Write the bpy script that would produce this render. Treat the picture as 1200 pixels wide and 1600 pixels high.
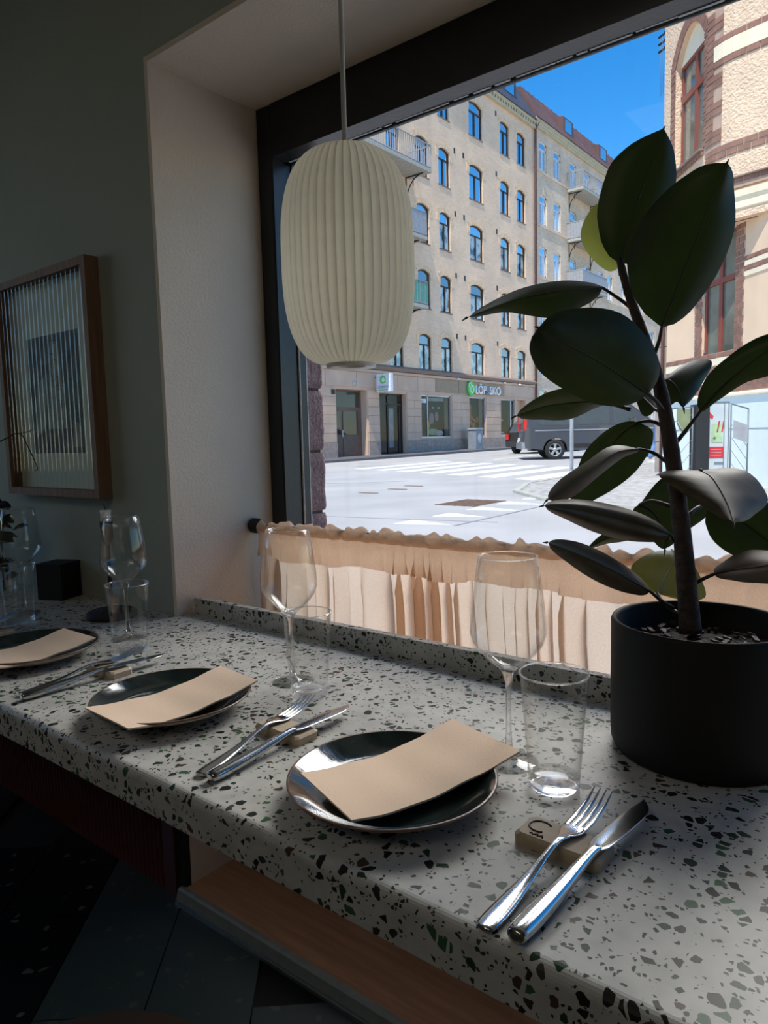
import bpy, bmesh, math, random
from mathutils import Vector, Matrix, noise
from math import sin, cos, pi, radians, sqrt

for o in list(bpy.data.objects):
    bpy.data.objects.remove(o, do_unlink=True)
S = bpy.context.scene
COL = S.collection
random.seed(7)

# ------------------------------------------------------------ camera
# world: x runs along the window wall, +y out through the window, z up; floor at z = 0, counter top at z = 0.70
cam = bpy.data.cameras.new('camera')
camo = bpy.data.objects.new('camera', cam)
COL.objects.link(camo)
YAW, PITCH, ROLL = radians(38.635), radians(5.8506), radians(-1.4278)
fw = Vector((-sin(YAW)*cos(PITCH), cos(YAW)*cos(PITCH), -sin(PITCH)))
r0 = fw.cross(Vector((0, 0, 1))).normalized()
u0 = r0.cross(fw)
rr = r0*cos(ROLL) + u0*sin(ROLL)
uu = -r0*sin(ROLL) + u0*cos(ROLL)
camo.matrix_world = Matrix(((rr.x, uu.x, -fw.x, 0), (rr.y, uu.y, -fw.y, 0), (rr.z, uu.z, -fw.z, 1.10), (0, 0, 0, 1)))
cam.sensor_fit = 'VERTICAL'
cam.sensor_height = 24.0
cam.lens = 1108.17/1600*24.0
cam.clip_start = 0.02
cam.clip_end = 400
S.camera = camo

# ------------------------------------------------------------ sky, sun, area lamps, exposure
world = bpy.data.worlds.new('sky')
S.world = world
world.use_nodes = True
wn = world.node_tree
wn.nodes.clear()
sky = wn.nodes.new('ShaderNodeTexSky')
sky.sky_type = 'NISHITA'
sky.sun_disc = False
sky.sun_elevation = radians(56)
sky.sun_rotation = radians(172)
sky.air_density = 1.0
sky.dust_density = 0.2
sky.ozone_density = 3.0
hsv = wn.nodes.new('ShaderNodeHueSaturation')
hsv.inputs['Saturation'].default_value = 1.4
bg = wn.nodes.new('ShaderNodeBackground')
bg.inputs['Strength'].default_value = 0.25
wo = wn.nodes.new('ShaderNodeOutputWorld')
wn.links.new(sky.outputs[0], hsv.inputs['Color'])
wn.links.new(hsv.outputs[0], bg.inputs[0])
wn.links.new(bg.outputs[0], wo.inputs[0])

def sun_lamp(name, direction_to_sun, strength, angle, color):
    l = bpy.data.lights.new(name, 'SUN')
    l.energy = strength
    l.angle = radians(angle)
    l.color = color
    o = bpy.data.objects.new(name, l)
    COL.objects.link(o)
    o.location = Vector(direction_to_sun).normalized()*40
    o.rotation_euler = Vector(direction_to_sun).to_track_quat('Z', 'Y').to_euler()
    return o

def area_lamp(name, loc, direction, sx, sy, power, color, spread=180):
    l = bpy.data.lights.new(name, 'AREA')
    l.shape = 'RECTANGLE'
    l.size, l.size_y = sx, sy
    l.spread = radians(spread)
    l.energy = power
    l.color = color
    o = bpy.data.objects.new(name, l)
    COL.objects.link(o)
    o.location = loc
    o.rotation_euler = (-Vector(direction)).to_track_quat('Z', 'Y').to_euler()
    return o

sun_lamp('sun', (0.10, -0.50, 1.0), 5.6, 0.6, (1.0, 0.95, 0.86))
area_lamp('window_fill_lamp', (-1.35, 5.7, 5.0), (0.08, -0.78, -0.60), 4.6, 2.4, 76, (1.0, 0.96, 0.91), 62)  # added lamp outside above the window head, boosts the light on the counter
area_lamp('ceiling_fill', (-0.6, -1.6, 2.75), (0, 0, -1), 1.6, 1.0, 10, (1.0, 0.88, 0.72))  # added unseen fill for the room, no fixture behind it
area_lamp('side_window_daylight', (-3.95, -0.3, 1.6), (1, 0.1, -0.1), 1.4, 1.1, 3.2, (0.62, 0.80, 1.0))

S.view_settings.view_transform = 'Standard'
S.view_settings.look = 'None'
S.view_settings.exposure = 0.0
S.view_settings.gamma = 1.0
S.view_settings.use_curve_mapping = False
S.cycles.transparent_max_bounces = 32
S.cycles.max_bounces = 10

# ------------------------------------------------------------ materials
def srgb(r, g, b):
    f = lambda c: (c/255/12.92) if c/255 <= 0.04045 else ((c/255+0.055)/1.055)**2.4
    return (f(r), f(g), f(b), 1)

def newmat(name):
    m = bpy.data.materials.new(name)
    m.use_nodes = True
    nt = m.node_tree
    nt.nodes.clear()
    out = nt.nodes.new('ShaderNodeOutputMaterial')
    return m, nt, out

def nd(nt, t, **kw):
    n = nt.nodes.new(t)
    for k, v in kw.items():
        if k.startswith('i_'):
            n.inputs[k[2:].replace('_', ' ')].default_value = v
        else:
            setattr(n, k, v)
    return n

def ramp(nt, stops, interp='LINEAR'):
    n = nt.nodes.new('ShaderNodeValToRGB')
    e = n.color_ramp
    e.interpolation = interp
    while len(e.elements) < len(stops):
        e.elements.new(0.5)
    for el, (p, c) in zip(e.elements, stops):
        el.position = p
        el.color = c if len(c) == 4 else (*c, 1)
    return n

def pbr(name, color, rough=0.6, metal=0.0, var=0.12, vscale=8.0, bump=0.0, bscale=60.0, coat=0.0, spec=0.5, emit=None, estr=0.0, bdist=0.01):
    """principled with a gentle noise variation of the colour and optional fine relief"""
    m, nt, out = newmat(name)
    p = nd(nt, 'ShaderNodeBsdfPrincipled')
    p.inputs['Roughness'].default_value = rough
    p.inputs['Metallic'].default_value = metal
    p.inputs['Coat Weight'].default_value = coat
    p.inputs['Specular IOR Level'].default_value = spec
    tc = nd(nt, 'ShaderNodeTexCoord')
    nz = nd(nt, 'ShaderNodeTexNoise')
    nz.inputs['Scale'].default_value = vscale
    nz.inputs['Detail'].default_value = 4
    nt.links.new(tc.outputs['Object'], nz.inputs['Vector'])
    c = Vector(color[:3])
    rp = ramp(nt, [(0.3, tuple(c*(1-var))), (0.7, tuple(min(1, k*(1+var)) for k in c))])
    nt.links.new(nz.outputs['Fac'], rp.inputs['Fac'])
    nt.links.new(rp.outputs['Color'], p.inputs['Base Color'])
    if bump:
        n2 = nd(nt, 'ShaderNodeTexNoise')
        n2.inputs['Scale'].default_value = bscale
        n2.inputs['Detail'].default_value = 5
        nt.links.new(tc.outputs['Object'], n2.inputs['Vector'])
        bp = nd(nt, 'ShaderNodeBump')
        bp.inputs['Strength'].default_value = bump
        bp.inputs['Distance'].default_value = bdist
        nt.links.new(n2.outputs['Fac'], bp.inputs['Height'])
        nt.links.new(bp.outputs['Normal'], p.inputs['Normal'])
    if emit:
        p.inputs['Emission Color'].default_value = emit
        p.inputs['Emission Strength'].default_value = estr
    nt.links.new(p.outputs[0], out.inputs[0])
    return m

def thin_glass(name, tint=(1, 1, 1), base=0.04, edge=0.55, dirt=0.0, rough=0.0):
    """a sheet of clear glass: transparent with Fresnel-weighted mirror reflection"""
    m, nt, out = newmat(name)
    tr = nd(nt, 'ShaderNodeBsdfTransparent')
    tr.inputs[0].default_value = (*tint, 1)
    gl = nd(nt, 'ShaderNodeBsdfGlossy')
    gl.inputs['Roughness'].default_value = rough
    lw = nd(nt, 'ShaderNodeLayerWeight')
    lw.inputs['Blend'].default_value = 0.5
    mr = nd(nt, 'ShaderNodeMapRange')
    mr.inputs['To Min'].default_value = base
    mr.inputs['To Max'].default_value = edge
    pw = nd(nt, 'ShaderNodeMath', operation='POWER')
    pw.inputs[1].default_value = 3.2
    nt.links.new(lw.outputs['Facing'], pw.inputs[0])
    nt.links.new(pw.outputs[0], mr.inputs['Value'])
    mx = nd(nt, 'ShaderNodeMixShader')
    nt.links.new(mr.outputs[0], mx.inputs[0])
    nt.links.new(tr.outputs[0], mx.inputs[1])
    nt.links.new(gl.outputs[0], mx.inputs[2])
    last = mx
    if dirt:
        tc = nd(nt, 'ShaderNodeTexCoord')
        mp = nd(nt, 'ShaderNodeMapping')
        mp.inputs['Scale'].default_value = (14, 14, 1.2)
        nz = nd(nt, 'ShaderNodeTexNoise')
        nz.inputs['Scale'].default_value = 2.5
        nz.inputs['Detail'].default_value = 6
        nt.links.new(tc.outputs['Object'], mp.inputs['Vector'])
        nt.links.new(mp.outputs[0], nz.inputs['Vector'])
        rp = ramp(nt, [(0.55, (0, 0, 0)), (0.8, (dirt, dirt, dirt))])
        nt.links.new(nz.outputs['Fac'], rp.inputs[0])
        df = nd(nt, 'ShaderNodeBsdfDiffuse')
        df.inputs[0].default_value = (0.8, 0.8, 0.8, 1)
        m2 = nd(nt, 'ShaderNodeMixShader')
        nt.links.new(rp.outputs[0], m2.inputs[0])
        nt.links.new(mx.outputs[0], m2.inputs[1])
        nt.links.new(df.outputs[0], m2.inputs[2])
        last = m2
    nt.links.new(last.outputs[0], out.inputs[0])
    return m

def solid_glass(name):
    m, nt, out = newmat(name)
    g = nd(nt, 'ShaderNodeBsdfGlass')
    g.inputs['IOR'].default_value = 1.46
    g.inputs['Roughness'].default_value = 0.0
    t = nd(nt, 'ShaderNodeBsdfTransparent')
    mx = nd(nt, 'ShaderNodeMixShader')
    mx.inputs[0].default_value = 0.55
    nt.links.new(g.outputs[0], mx.inputs[1])
    nt.links.new(t.outputs[0], mx.inputs[2])
    nt.links.new(mx.outputs[0], out.inputs[0])
    return m

def fabric_sheer(name, color, transp, tw=0.6, contrast=0.18, scale=220):
    m, nt, out = newmat(name)
    df = nd(nt, 'ShaderNodeBsdfDiffuse')
    tl = nd(nt, 'ShaderNodeBsdfTranslucent')
    tp = nd(nt, 'ShaderNodeBsdfTransparent')
    tc = nd(nt, 'ShaderNodeTexCoord')
    nz = nd(nt, 'ShaderNodeTexNoise')
    nz.inputs['Scale'].default_value = scale
    nz.inputs['Detail'].default_value = 3
    nt.links.new(tc.outputs['Object'], nz.inputs['Vector'])
    c = Vector(color[:3])
    rp = ramp(nt, [(0.35, tuple(c*(1-contrast))), (0.65, tuple(min(1, k*(1+contrast*0.5)) for k in c))])
    nt.links.new(nz.outputs['Fac'], rp.inputs[0])
    nt.links.new(rp.outputs[0], df.inputs[0])
    nt.links.new(rp.outputs[0], tl.inputs[0])
    a = nd(nt, 'ShaderNodeMixShader')
    a.inputs[0].default_value = tw
    nt.links.new(df.outputs[0], a.inputs[1])
    nt.links.new(tl.outputs[0], a.inputs[2])
    b = nd(nt, 'ShaderNodeMixShader')
    b.inputs[0].default_value = transp
    nt.links.new(a.outputs[0], b.inputs[1])
    nt.links.new(tp.outputs[0], b.inputs[2])
    nt.links.new(b.outputs[0], out.inputs[0])
    return m

def terrazzo(name):
    """pale cement with polished chips: two sizes of cells, a share of them coloured"""
    m, nt, out = newmat(name)
    p = nd(nt, 'ShaderNodeBsdfPrincipled')
    p.inputs['Roughness'].default_value = 0.36
    p.inputs['Specular IOR Level'].default_value = 0.17
    tc = nd(nt, 'ShaderNodeTexCoord')
    nz = nd(nt, 'ShaderNodeTexNoise')
    nz.inputs['Scale'].default_value = 55
    nz.inputs['Detail'].default_value = 2
    nt.links.new(tc.outputs['Object'], nz.inputs['Vector'])
    off = nd(nt, 'ShaderNodeVectorMath', operation='SCALE')
    off.inputs['Scale'].default_value = 0.006
    nt.links.new(nz.outputs['Color'], off.inputs[0])
    add = nd(nt, 'ShaderNodeVectorMath', operation='ADD')
    nt.links.new(tc.outputs['Object'], add.inputs[0])
    nt.links.new(off.outputs[0], add.inputs[1])
    # cement body
    n3 = nd(nt, 'ShaderNodeTexNoise')
    n3.inputs['Scale'].default_value = 30
    n3.inputs['Detail'].default_value = 8
    nt.links.new(tc.outputs['Object'], n3.inputs['Vector'])
    body = ramp(nt, [(0.3, (0.37, 0.365, 0.335)), (0.5, (0.445, 0.435, 0.40)), (0.75, (0.51, 0.50, 0.465))])
    nt.links.new(n3.outputs['Fac'], body.inputs[0])
    cur = body.outputs[0]
    for scale, share, gap in ((230, 0.78, 0.12), (98, 0.69, 0.08)):
        ve = nd(nt, 'ShaderNodeTexVoronoi', feature='DISTANCE_TO_EDGE')
        ve.inputs['Scale'].default_value = scale
        vc = nd(nt, 'ShaderNodeTexVoronoi', feature='F1')
        vc.inputs['Scale'].default_value = scale
        nt.links.new(add.outputs[0], ve.inputs['Vector'])
        nt.links.new(add.outputs[0], vc.inputs['Vector'])
        sep = nd(nt, 'ShaderNodeSeparateColor')
        nt.links.new(vc.outputs['Color'], sep.inputs[0])
        # each chip has its own margin, so sizes differ
        mul = nd(nt, 'ShaderNodeMath', operation='MULTIPLY_ADD')
        mul.inputs[1].default_value = 0.16
        mul.inputs[2].default_value = gap
        nt.links.new(sep.outputs[2], mul.inputs[0])
        g1 = nd(nt, 'ShaderNodeMath', operation='GREATER_THAN')
        nt.links.new(ve.outputs['Distance'], g1.inputs[0])
        nt.links.new(mul.outputs[0], g1.inputs[1])
        g2 = nd(nt, 'ShaderNodeMath', operation='GREATER_THAN')
        g2.inputs[1].default_value = share
        nt.links.new(sep.outputs[0], g2.inputs[0])
        both = nd(nt, 'ShaderNodeMath', operation='MULTIPLY')
        nt.links.new(g1.outputs[0], both.inputs[0])
        nt.links.new(g2.outputs[0], both.inputs[1])
        chip = ramp(nt, [(0.0, (0.012, 0.014, 0.012)), (0.34, (0.02, 0.045, 0.025)), (0.55, (0.03, 0.028, 0.022)), (0.68, (0.04, 0.10, 0.045)), (0.82, (0.07, 0.042, 0.025)), (0.89, (0.055, 0.05, 0.042)), (0.94, (0.02, 0.02, 0.02))], 'CONSTANT')
        nt.links.new(sep.outputs[1], chip.inputs[0])
        mx = nd(nt, 'ShaderNodeMix', data_type='RGBA')
        nt.links.new(both.outputs[0], mx.inputs[0])
        nt.links.new(cur, mx.inputs[6])
        nt.links.new(chip.outputs[0], mx.inputs[7])
        cur = mx.outputs[2]
    nt.links.new(cur, p.inputs['Base Color'])
    nt.links.new(p.outputs[0], out.inputs[0])
    return m

def floor_tile_mat(name, base):
    m, nt, out = newmat(name)
    p = nd(nt, 'ShaderNodeBsdfPrincipled')
    p.inputs['Roughness'].default_value = 0.35
    tc = nd(nt, 'ShaderNodeTexCoord')
    v = nd(nt, 'ShaderNodeTexVoronoi', feature='F1')
    v.inputs['Scale'].default_value = 48
    e = nd(nt, 'ShaderNodeTexVoronoi', feature='DISTANCE_TO_EDGE')
    e.inputs['Scale'].default_value = 48
    nt.links.new(tc.outputs['Object'], v.inputs['Vector'])
    nt.links.new(tc.outputs['Object'], e.inputs['Vector'])
    sep = nd(nt, 'ShaderNodeSeparateColor')
    nt.links.new(v.outputs['Color'], sep.inputs[0])
    a = nd(nt, 'ShaderNodeMath', operation='GREATER_THAN')
    a.inputs[1].default_value = 0.90
    nt.links.new(sep.outputs[0], a.inputs[0])
    b = nd(nt, 'ShaderNodeMath', operation='GREATER_THAN')
    b.inputs[1].default_value = 0.22
    nt.links.new(e.outputs[0], b.inputs[0])
    c = nd(nt, 'ShaderNodeMath', operation='MULTIPLY')
    nt.links.new(a.outputs[0], c.inputs[0])
    nt.links.new(b.outputs[0], c.inputs[1])
    mx = nd(nt, 'ShaderNodeMix', data_type='RGBA')
    mx.inputs[6].default_value = (*base, 1)
    mx.inputs[7].default_value = (0.07, 0.08, 0.075, 1)
    nt.links.new(c.outputs[0], mx.inputs[0])
    nt.links.new(mx.outputs[2], p.inputs['Base Color'])
    nt.links.new(p.outputs[0], out.inputs[0])
    return m

def brick_mat(name, c1, c2, mortar, scale, axis='X', bw=0.25, bh=0.075, rough=0.85):
    """far brickwork, too fine in the photograph to tell the bricks apart"""
    m, nt, out = newmat(name)
    p = nd(nt, 'ShaderNodeBsdfPrincipled')
    p.inputs['Roughness'].default_value = rough
    tc = nd(nt, 'ShaderNodeTexCoord')
    sp = nd(nt, 'ShaderNodeSeparateXYZ')
    cb = nd(nt, 'ShaderNodeCombineXYZ')
    nt.links.new(tc.outputs['Object'], sp.inputs[0])
    nt.links.new(sp.outputs[axis], cb.inputs[0])
    nt.links.new(sp.outputs['Z'], cb.inputs[1])
    b = nd(nt, 'ShaderNodeTexBrick')
    b.inputs['Scale'].default_value = 1.0
    b.inputs['Brick Width'].default_value = bw
    b.inputs['Row Height'].default_value = bh
    b.inputs['Mortar Size'].default_value = 0.006
    b.inputs['Color1'].default_value = (*c1, 1)
    b.inputs['Color2'].default_value = (*c2, 1)
    b.inputs['Mortar'].default_value = (*mortar, 1)
    nt.links.new(cb.outputs[0], b.inputs['Vector'])
    nz = nd(nt, 'ShaderNodeTexNoise')
    nz.inputs['Scale'].default_value = 0.5
    nz.inputs['Detail'].default_value = 6
    nt.links.new(tc.outputs['Object'], nz.inputs['Vector'])
    rp = ramp(nt, [(0.3, (0.86, 0.86, 0.86)), (0.7, (1.08, 1.07, 1.05))])
    nt.links.new(nz.outputs['Fac'], rp.inputs[0])
    mx = nd(nt, 'ShaderNodeMix', data_type='RGBA', blend_type='MULTIPLY')
    mx.inputs[0].default_value = 1.0
    nt.links.new(b.outputs[0], mx.inputs[6])
    nt.links.new(rp.outputs[0], mx.inputs[7])
    nt.links.new(mx.outputs[2], p.inputs['Base Color'])
    nt.links.new(p.outputs[0], out.inputs[0])
    return m

def leaf_mat(name, top, under, transl, tweight=0.25, rough=0.42):
    m, nt, out = newmat(name)
    p = nd(nt, 'ShaderNodeBsdfPrincipled')
    p.inputs['Roughness'].default_value = rough
    p.inputs['Specular IOR Level'].default_value = 0.18
    geo = nd(nt, 'ShaderNodeNewGeometry')
    tc = nd(nt, 'ShaderNodeTexCoord')
    nz = nd(nt, 'ShaderNodeTexNoise')
    nz.inputs['Scale'].default_value = 40
    nt.links.new(tc.outputs['Object'], nz.inputs['Vector'])
    mx = nd(nt, 'ShaderNodeMix', data_type='RGBA')
    mx.inputs[6].default_value = (*top, 1)
    mx.inputs[7].default_value = (*under, 1)
    nt.links.new(geo.outputs['Backfacing'], mx.inputs[0])
    rp = ramp(nt, [(0.3, (0.8, 0.8, 0.8)), (0.7, (1.15, 1.15, 1.15))])
    nt.links.new(nz.outputs['Fac'], rp.inputs[0])
    mm = nd(nt, 'ShaderNodeMix', data_type='RGBA', blend_type='MULTIPLY')
    mm.inputs[0].default_value = 1
    nt.links.new(mx.outputs[2], mm.inputs[6])
    nt.links.new(rp.outputs[0], mm.inputs[7])
    nt.links.new(mm.outputs[2], p.inputs['Base Color'])
    t = nd(nt, 'ShaderNodeBsdfTranslucent')
    t.inputs[0].default_value = (*transl, 1)
    s = nd(nt, 'ShaderNodeMixShader')
    s.inputs[0].default_value = tweight
    nt.links.new(p.outputs[0], s.inputs[1])
    nt.links.new(t.outputs[0], s.inputs[2])
    nt.links.new(s.outputs[0], out.inputs[0])
    return m

def wood_mat(name, c1, c2, rough=0.45, scale=6, stretch=(1, 12, 12)):
    m, nt, out = newmat(name)
    p = nd(nt, 'ShaderNodeBsdfPrincipled')
    p.inputs['Roughness'].default_value = rough
    tc = nd(nt, 'ShaderNodeTexCoord')
    mp = nd(nt, 'ShaderNodeMapping')
    mp.inputs['Scale'].default_value = stretch
    nz = nd(nt, 'ShaderNodeTexNoise')
    nz.inputs['Scale'].default_value = scale
    nz.inputs['Detail'].default_value = 6
    nt.links.new(tc.outputs['Object'], mp.inputs['Vector'])
    nt.links.new(mp.outputs[0], nz.inputs['Vector'])
    rp = ramp(nt, [(0.3, c1), (0.7, c2)])
    nt.links.new(nz.outputs['Fac'], rp.inputs[0])
    nt.links.new(rp.outputs[0], p.inputs['Base Color'])
    nt.links.new(p.outputs[0], out.inputs[0])
    return m

M = {}
M['wall_green'] = pbr('wall_paint_grey_green', (0.30, 0.315, 0.26), 0.75, var=0.06, vscale=2, bump=0.12, bscale=180)
M['plaster'] = pbr('reveal_plaster', (0.66, 0.55, 0.44), 0.85, var=0.06, vscale=3, bump=0.22, bscale=150)
M['ceiling'] = pbr('ceiling_paint', (0.5, 0.49, 0.46), 0.8, var=0.04)
M['frame_black'] = pbr('black_frame_paint', (0.006, 0.007, 0.008), 0.33, var=0.3, vscale=30, bump=0.05, bscale=80)
M['frame_green'] = pbr('worn_dark_green_paint', (0.02, 0.03, 0.028), 0.3, var=0.4, vscale=50, bump=0.2, bscale=60)
M['bead'] = pbr('pale_putty', (0.60, 0.59, 0.57), 0.6, var=0.2, vscale=60)
M['window_glass'] = thin_glass('window_glass', (0.97, 0.98, 0.98), 0.008, 0.3, dirt=0.05)
M['glass'] = thin_glass('clear_glassware', (0.985, 0.988, 0.985), 0.03, 0.60)
M['glass_solid'] = solid_glass('thick_clear_glass')
M['terrazzo'] = terrazzo('terrazzo')
M['tile'] = floor_tile_mat('dark_green_terrazzo_tile', (0.030, 0.048, 0.052))
M['tile_black'] = floor_tile_mat('black_terrazzo_tile', (0.004, 0.005, 0.006))
M['grout'] = pbr('dark_grout', (0.006, 0.006, 0.006), 0.9)
M['oxblood'] = pbr('oxblood_paint', (0.095, 0.026, 0.022), 0.35, var=0.2)
M['black_matt'] = pbr('black_matt_paint', (0.006, 0.006, 0.006), 0.7)
M['nosing'] = pbr('nosing_painted_reflection', (0.24, 0.265, 0.245), 0.45, metal=0.2, var=0.12, vscale=30)  # diffuse grey-green paints the dark room mirrored in the aluminium
M['aluminium'] = pbr('brushed_aluminium', (0.55, 0.58, 0.56), 0.38, metal=1.0, var=0.08, vscale=40)
M['board_wood'] = wood_mat('brown_varnished_board', (0.32, 0.17, 0.085), (0.46, 0.26, 0.14), 0.32)
M['oak'] = wood_mat('oak_moulding', (0.15, 0.08, 0.045), (0.24, 0.13, 0.075), 0.7, 8, (12, 12, 1))
M['paper'] = pbr('mount_paper', (0.62, 0.66, 0.58), 0.8, var=0.04)
M['ink'] = pbr('print_ink', (0.12, 0.14, 0.155), 0.8, var=0.5, vscale=20)
M['ink_pale'] = pbr('print_pale_wash', (0.32, 0.34, 0.31), 0.8, var=0.3, vscale=25)
M['reeded'] = thin_glass('reeded_glass', (0.93, 0.96, 0.95), 0.025, 0.5)
M['shade'] = fabric_sheer('lamp_shade_paper', (0.90, 0.87, 0.78), 0.0, 0.76, 0.03, 30)
M['shade_ring'] = pbr('lamp_white_lacquer', (0.62, 0.60, 0.55), 0.4, var=0.04)
M['cord'] = pbr('lamp_cord_textile', (0.50, 0.47, 0.42), 0.7)
M['linen'] = fabric_sheer('sheer_beige_linen', (0.87, 0.68, 0.53), 0.09, 0.72, 0.10, 600)
M['steel'] = pbr('polished_steel', (0.58, 0.57, 0.55), 0.15, metal=1.0, var=0.03)
M['glaze'] = pbr('dark_green_blue_glaze', (0.012, 0.020, 0.018), 0.12, var=0.55, vscale=35, bump=0.05, bscale=70, coat=0.5)
M['rim'] = pbr('plate_rim_brown', (0.16, 0.09, 0.06), 0.3, var=0.4, vscale=60)
M['stoneware'] = pbr('plate_cream_stoneware', (0.52, 0.43, 0.33), 0.5, var=0.12, vscale=30)
M['napkin'] = pbr('beige_paper_napkin', (0.74, 0.55, 0.40), 0.85, var=0.03, bump=0.08, bscale=400)
M['clay'] = pbr('pale_clay_rest', (0.46, 0.36, 0.25), 0.6, var=0.1, vscale=60)
M['clay_dark'] = pbr('incised_dark_glaze', (0.03, 0.022, 0.018), 0.35)
M['pot'] = pbr('black_ceramic_pot', (0.009, 0.008, 0.0075), 0.65, var=0.15, spec=0.3, bump=0.05, bscale=200)
M['soil'] = pbr('potting_soil', (0.018, 0.012, 0.008), 0.95, var=0.6, vscale=90, bump=0.8, bscale=120)
M['stem'] = pbr('plant_stem_bark', (0.045, 0.026, 0.018), 0.7, var=0.4, vscale=70, bump=0.4, bscale=150)
M['leaf'] = leaf_mat('rubber_leaf', (0.010, 0.016, 0.009), (0.030, 0.040, 0.020), (0.035, 0.055, 0.012), 0.14)
M['leaf_light'] = leaf_mat('young_rubber_leaf', (0.06, 0.075, 0.025), (0.09, 0.10, 0.04), (0.22, 0.24, 0.05), 0.5)
M['leaf_brown_sheen'] = leaf_mat('rubber_leaf_painted_sheen', (0.14, 0.10, 0.074), (0.10, 0.078, 0.052), (0.03, 0.03, 0.01), 0.06, 0.48)  # brown base colour paints the warm reflections on glossy dark leaves
M['midrib'] = pbr('leaf_midrib', (0.10, 0.105, 0.06), 0.5)
M['petiole'] = pbr('leaf_petiole', (0.030, 0.028, 0.016), 0.5)
M['wax'] = pbr('white_wax', (0.75, 0.73, 0.70), 0.5, var=0.03)
M['stone_red'] = pbr('red_brown_rough_stone', (0.24, 0.145, 0.14), 0.9, var=0.25, vscale=90, bump=0.7, bscale=130)
M['mortar_red'] = pbr('dark_red_mortar', (0.11, 0.065, 0.06), 0.95, var=0.3, vscale=60, bump=0.6, bscale=90)
M['seat_brown'] = pbr('brown_seat_leather', (0.09, 0.060, 0.042), 0.55, var=0.15)

# ------------------------------------------------------------ mesh and object helpers
WORLD = {}

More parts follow.
